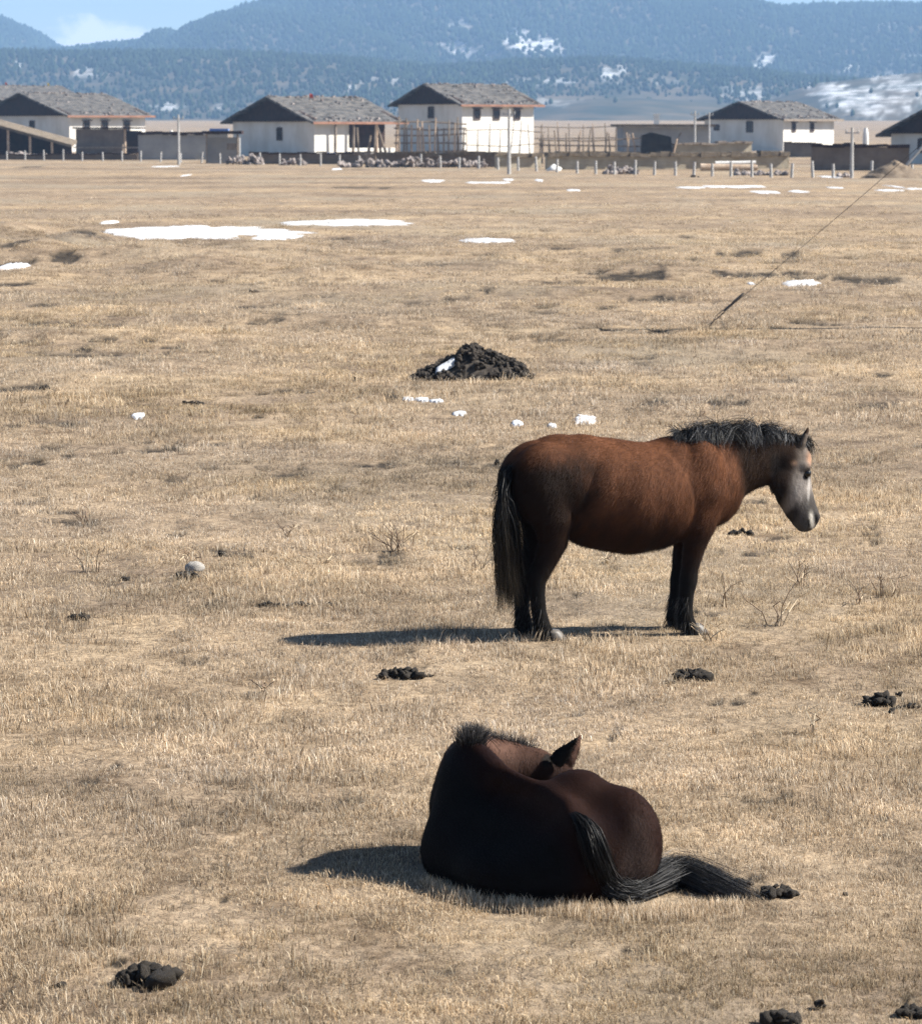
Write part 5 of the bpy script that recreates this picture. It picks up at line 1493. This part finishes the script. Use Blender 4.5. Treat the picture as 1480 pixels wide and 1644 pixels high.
FL = ['long thin snow patch before the grey plastered wall', 'tiny snow dot out from the grey plastered wall', 'broad thin snow patch out from the low shaded wall', 'small snow strip next to the broad patch by shaded wall', 'long snow strip below the tall house corner', 'short snow strip at the foot of the tall slim pole',
      'tiny snow strip just past the tall slim pole', 'small snow strip alone on the pasture before the drying racks', 'first snow strip before the long sunlit wall', 'longest snow strip before the long sunlit wall', 'thickest snow patch before the long sunlit wall', 'short snow strip beside the thickest patch by the wall',
      'faint snow strip behind the thickest patch by the wall', 'small snow strip out from the dark brown wall', 'compact snow lump out from the dirt heap', 'thin snow strip in front of the compact lump by dirt heap', 'last snow strip farthest past the dirt heap', 'snow strip against the fence beside the slim pole', 'tiny snow strip before the porch house']
for i, d in enumerate(FAR): snow(*d, FL[i], 740 + i, group='thin snow patches near the fence', thick=.012)
NEARS = [(940, 676, 19, 6, 'white snow scrap just behind the standing pony back'), (830, 681, 9, 4, 'small snow scrap behind the standing pony croup'), (886, 685, 7, 2.5, 'tiny snow crumb between two scraps behind pony'), (222, 669, 9, 4.5, 'lone white snow clump on far dry turf'),
         (655, 642, 9, 2.5, 'first bit of a snow streak beside a dung pile'), (678, 643, 11, 2.5, 'middle bit of a snow streak near the soil mound'), (700, 645, 9, 2, 'last bit of a snow streak near the soil mound'), (738, 665, 10, 2.5, 'faint snow crumbs before the soil mound')]
for i, d in enumerate(NEARS): snow(*d, 780 + i, thick=.005, z_off=.010)

def soil_mound():
    p = ground(757, 606); s = pxm(p); rr = np.random.default_rng(31)
    W, Hm = 200 / s, 52 / s
    root = empty('soil_mound', tuple(p)); tag(root, 'mound of dark turned soil clods with a little snow on it', 'soil mound')
    GRASS_CLEAR.append((p[0], p[1] + .1, W * .36))
    def prof(u): return np.interp(u, [-.5, -.42, -.3, -.14, -.06, 0.02, .12, .3, .42, .5], [.0, .10, .34, .62, .96, .98, .80, .55, .30, 0.0])
    nx, ny = 40, 14; V, F = [], []
    for i in range(nx + 1):
        for j in range(ny + 1):
            u = i / nx - .5; v = j / ny * 2 - 1
            V.append((u * W, v * W * .30, Hm * prof(u) * max(0, 1 - v * v) ** .8 * .93 + .02 * (rr.uniform() - .5) - .02))
    for i in range(nx):
        for j in range(ny):
            k = i * (ny + 1) + j; F.append((k, k + ny + 1, k + ny + 2, k + 1))
    new_obj('soil_base', mesh_np('soil_base', np.array(V), F, False), root, M_CLOD)
    for i in range(290):
        u = rr.uniform(-.5, .5); v = rr.uniform(-1, .25) if i > 60 else rr.uniform(-.15, .1)
        z = Hm * prof(u) * max(0, 1 - v * v) ** .8
        r = W * rr.uniform(.010, .030)
        if abs(u) > .42: r *= .6
        o = new_obj('clod', CLODS[int(rr.integers(0, 6))], root); o.location = (u * W, v * W * .30, z); o.scale = (r * rr.uniform(.7, 1.5), r, r * rr.uniform(.6, 1.1)); o.rotation_euler = tuple(rr.uniform(0, 6.28, 3))
    # snow lodged on its near slope: its own thing
    mb = MB()
    V, F = [], []
    nx2, ny2 = 16, 6
    for i in range(nx2 + 1):
        for j in range(ny2 + 1):
            u = -.29 + .16 * i / nx2; e = .5 + .5 * math.sin(math.pi * i / nx2) ** .6
            v = -.72 + .36 * (i / nx2) * .7 + (.20 * (j / ny2) - .10) * e
            edge = min(i, nx2 - i, (j) * 2, (ny2 - j) * 2)
            z = Hm * float(prof(u)) * max(0, 1 - v * v) ** .8 + (.05 if edge > 0 else -.03) + .015 * rr.uniform()
            V.append((u * W, v * W * .30 - .03, z))
    for i in range(nx2):
        for j in range(ny2):
            k = i * (ny2 + 1) + j; F.append((k, k + ny2 + 1, k + ny2 + 2, k + 1))
    o = new_obj('snow_patch', mesh_np('snow_patch', np.array(V), F, True), None, M_SNOW, tuple(p)); tag(o, 'bright snow lodged on the slope of the dark soil mound', 'snow', 'snow patches on the pasture')
soil_mound()

def weed(px, py, hpx, spx, n, label, seed, lean=0.0, pale=.4):
    p = ground(px, py); s = pxm(p); rr = np.random.default_rng(seed); root = empty('dry_weed', tuple(p)); tag(root, label, 'weed', 'dry weed stalks in the grass')
    for i in range(n):
        h = hpx / s * rr.uniform(.4, 1.0); sp = spx / s * rr.uniform(-.5, .5) + lean * h; b = rr.uniform(-.18, .18) * spx / s
        pts = [(b, rr.normal(0, .02), -.02), (b + sp * .3 + rr.normal(0, .01), rr.normal(0, .03), h * .4), (b + sp * .7 + rr.normal(0, .015), rr.normal(0, .05), h * .75), (b + sp, rr.normal(0, .06), h)]
        m = MB(); m.tube(pts, [.0046, .0040, .0034, .0024], 4)
        if rr.uniform() < .45:
            q = np.array(pts[2]); m.tube([q, q + np.array([rr.normal(0, .04), rr.normal(0, .02), h * .22])], [.003, .002], 4)
        m.build('stalk', M_STALKP if rr.uniform() < pale else M_STALK, root)
WD = [(148, 918, 46, 70, 9, 'dry branching weed stalks standing left of the pale stone'), (140, 838, 34, 50, 6, 'sparse reddish weed stalks on the grey turf streak'), (512, 905, 34, 50, 6, 'short dry weed stalks midway between pale stone and pony tail'),
      (640, 885, 48, 80, 14, 'bushy dry weed tuft on the turf behind the pony tail'), (765, 915, 50, 60, 8, 'upright weed stalks next to the standing pony tail'), (1120, 668, 34, 44, 7, 'pale stalks rising right behind the standing pony withers'),
      (1165, 975, 70, 40, 4, 'long brown weed stalk by the standing pony front legs'), (1245, 1005, 84, 100, 7, 'tall sparse weed stalks in front of the pony head'), (1292, 940, 44, 70, 7, 'weed stalks spreading under the pony muzzle'),
      (1380, 970, 50, 46, 7, 'dark branching weed in the turf beyond the pony head'), (1140, 1030, 56, 60, 7, 'pale bent stalks beside the standing pony front hooves'), (1420, 960, 44, 60, 6, 'thin weed stalks farthest in front of the pony muzzle'),
      (300, 905, 28, 50, 5, 'thin twigs sticking up behind the pale stone'), (465, 862, 26, 40, 6, 'faint reddish weed tuft on the grass'), (425, 1112, 26, 60, 5, 'short bent straw stalks near the long dung pile'),
      (975, 905, 30, 50, 6, 'pale weed stalks under the standing pony belly'), (700, 1000, 24, 10, 2, 'single thin twig rising from the standing pony shadow'), (1305, 1180, 60, 10, 3, 'lone pale stalk in front of the dense dung pile')]
for i, d in enumerate(WD): weed(*d, 820 + i, pale=.75 if 'pale' in d[5] else .35)

def guy_wire():
    a = ground(1133, 525); s = pxm(a)
    e = at_y(1480, 213, a[1]); d = e - a; top = a + d * (7.6 / d[2])
    root = empty('guy_wire', tuple(a)); tag(root, 'thin dark guy wire rising from the turf with a turnbuckle', 'wire')
    L = top - a; u = L / np.linalg.norm(L)
    n = 24; pts = [L * t - np.array([0, 0, .18 * math.sin(math.pi * t)]) for t in np.linspace(0, 1, n)]
    m = MB(); m.tube(pts, .0048, 6); m.build('cable', M_STEEL, root)
    m = MB(); w = np.array([-u[2], 0, u[0]]) * .022
    for sg in (-1, 1): m.tube([u * .18, u * .22 + w * sg, u * .36 + w * sg, u * .40], .007, 5)
    m.tube([u * .38, u * .52], .022, 7); m.build('turnbuckle', M_STEEL, root)
    m = MB(); m.tube([u * .52, u * .60, u * .74, u * .80], [.016, .024, .022, .010], 7); m.build('clamp', M_STEEL, root)
    m = MB(); m.tube([u * .0 - np.array([0, 0, .06]), u * .2], .010, 5); m.build('anchor_rod', M_STEEL, root)
    b = top; root = empty('utility_pole', (b[0], b[1], gz(b[0], b[1]))); tag(root, 'tall concrete power pole that carries the guy wire', 'pole')
    m = MB(); m.tube([(0, 0, -.5), (0, 0, 8.2)], [.16, .10], 10); m.build('shaft', M_CONC, root)
    m = MB(); m.box((0, 0, 7.9), (1.6, .1, .1)); m.build('crossarm', M_STEEL, root)
guy_wire()
build_grass()
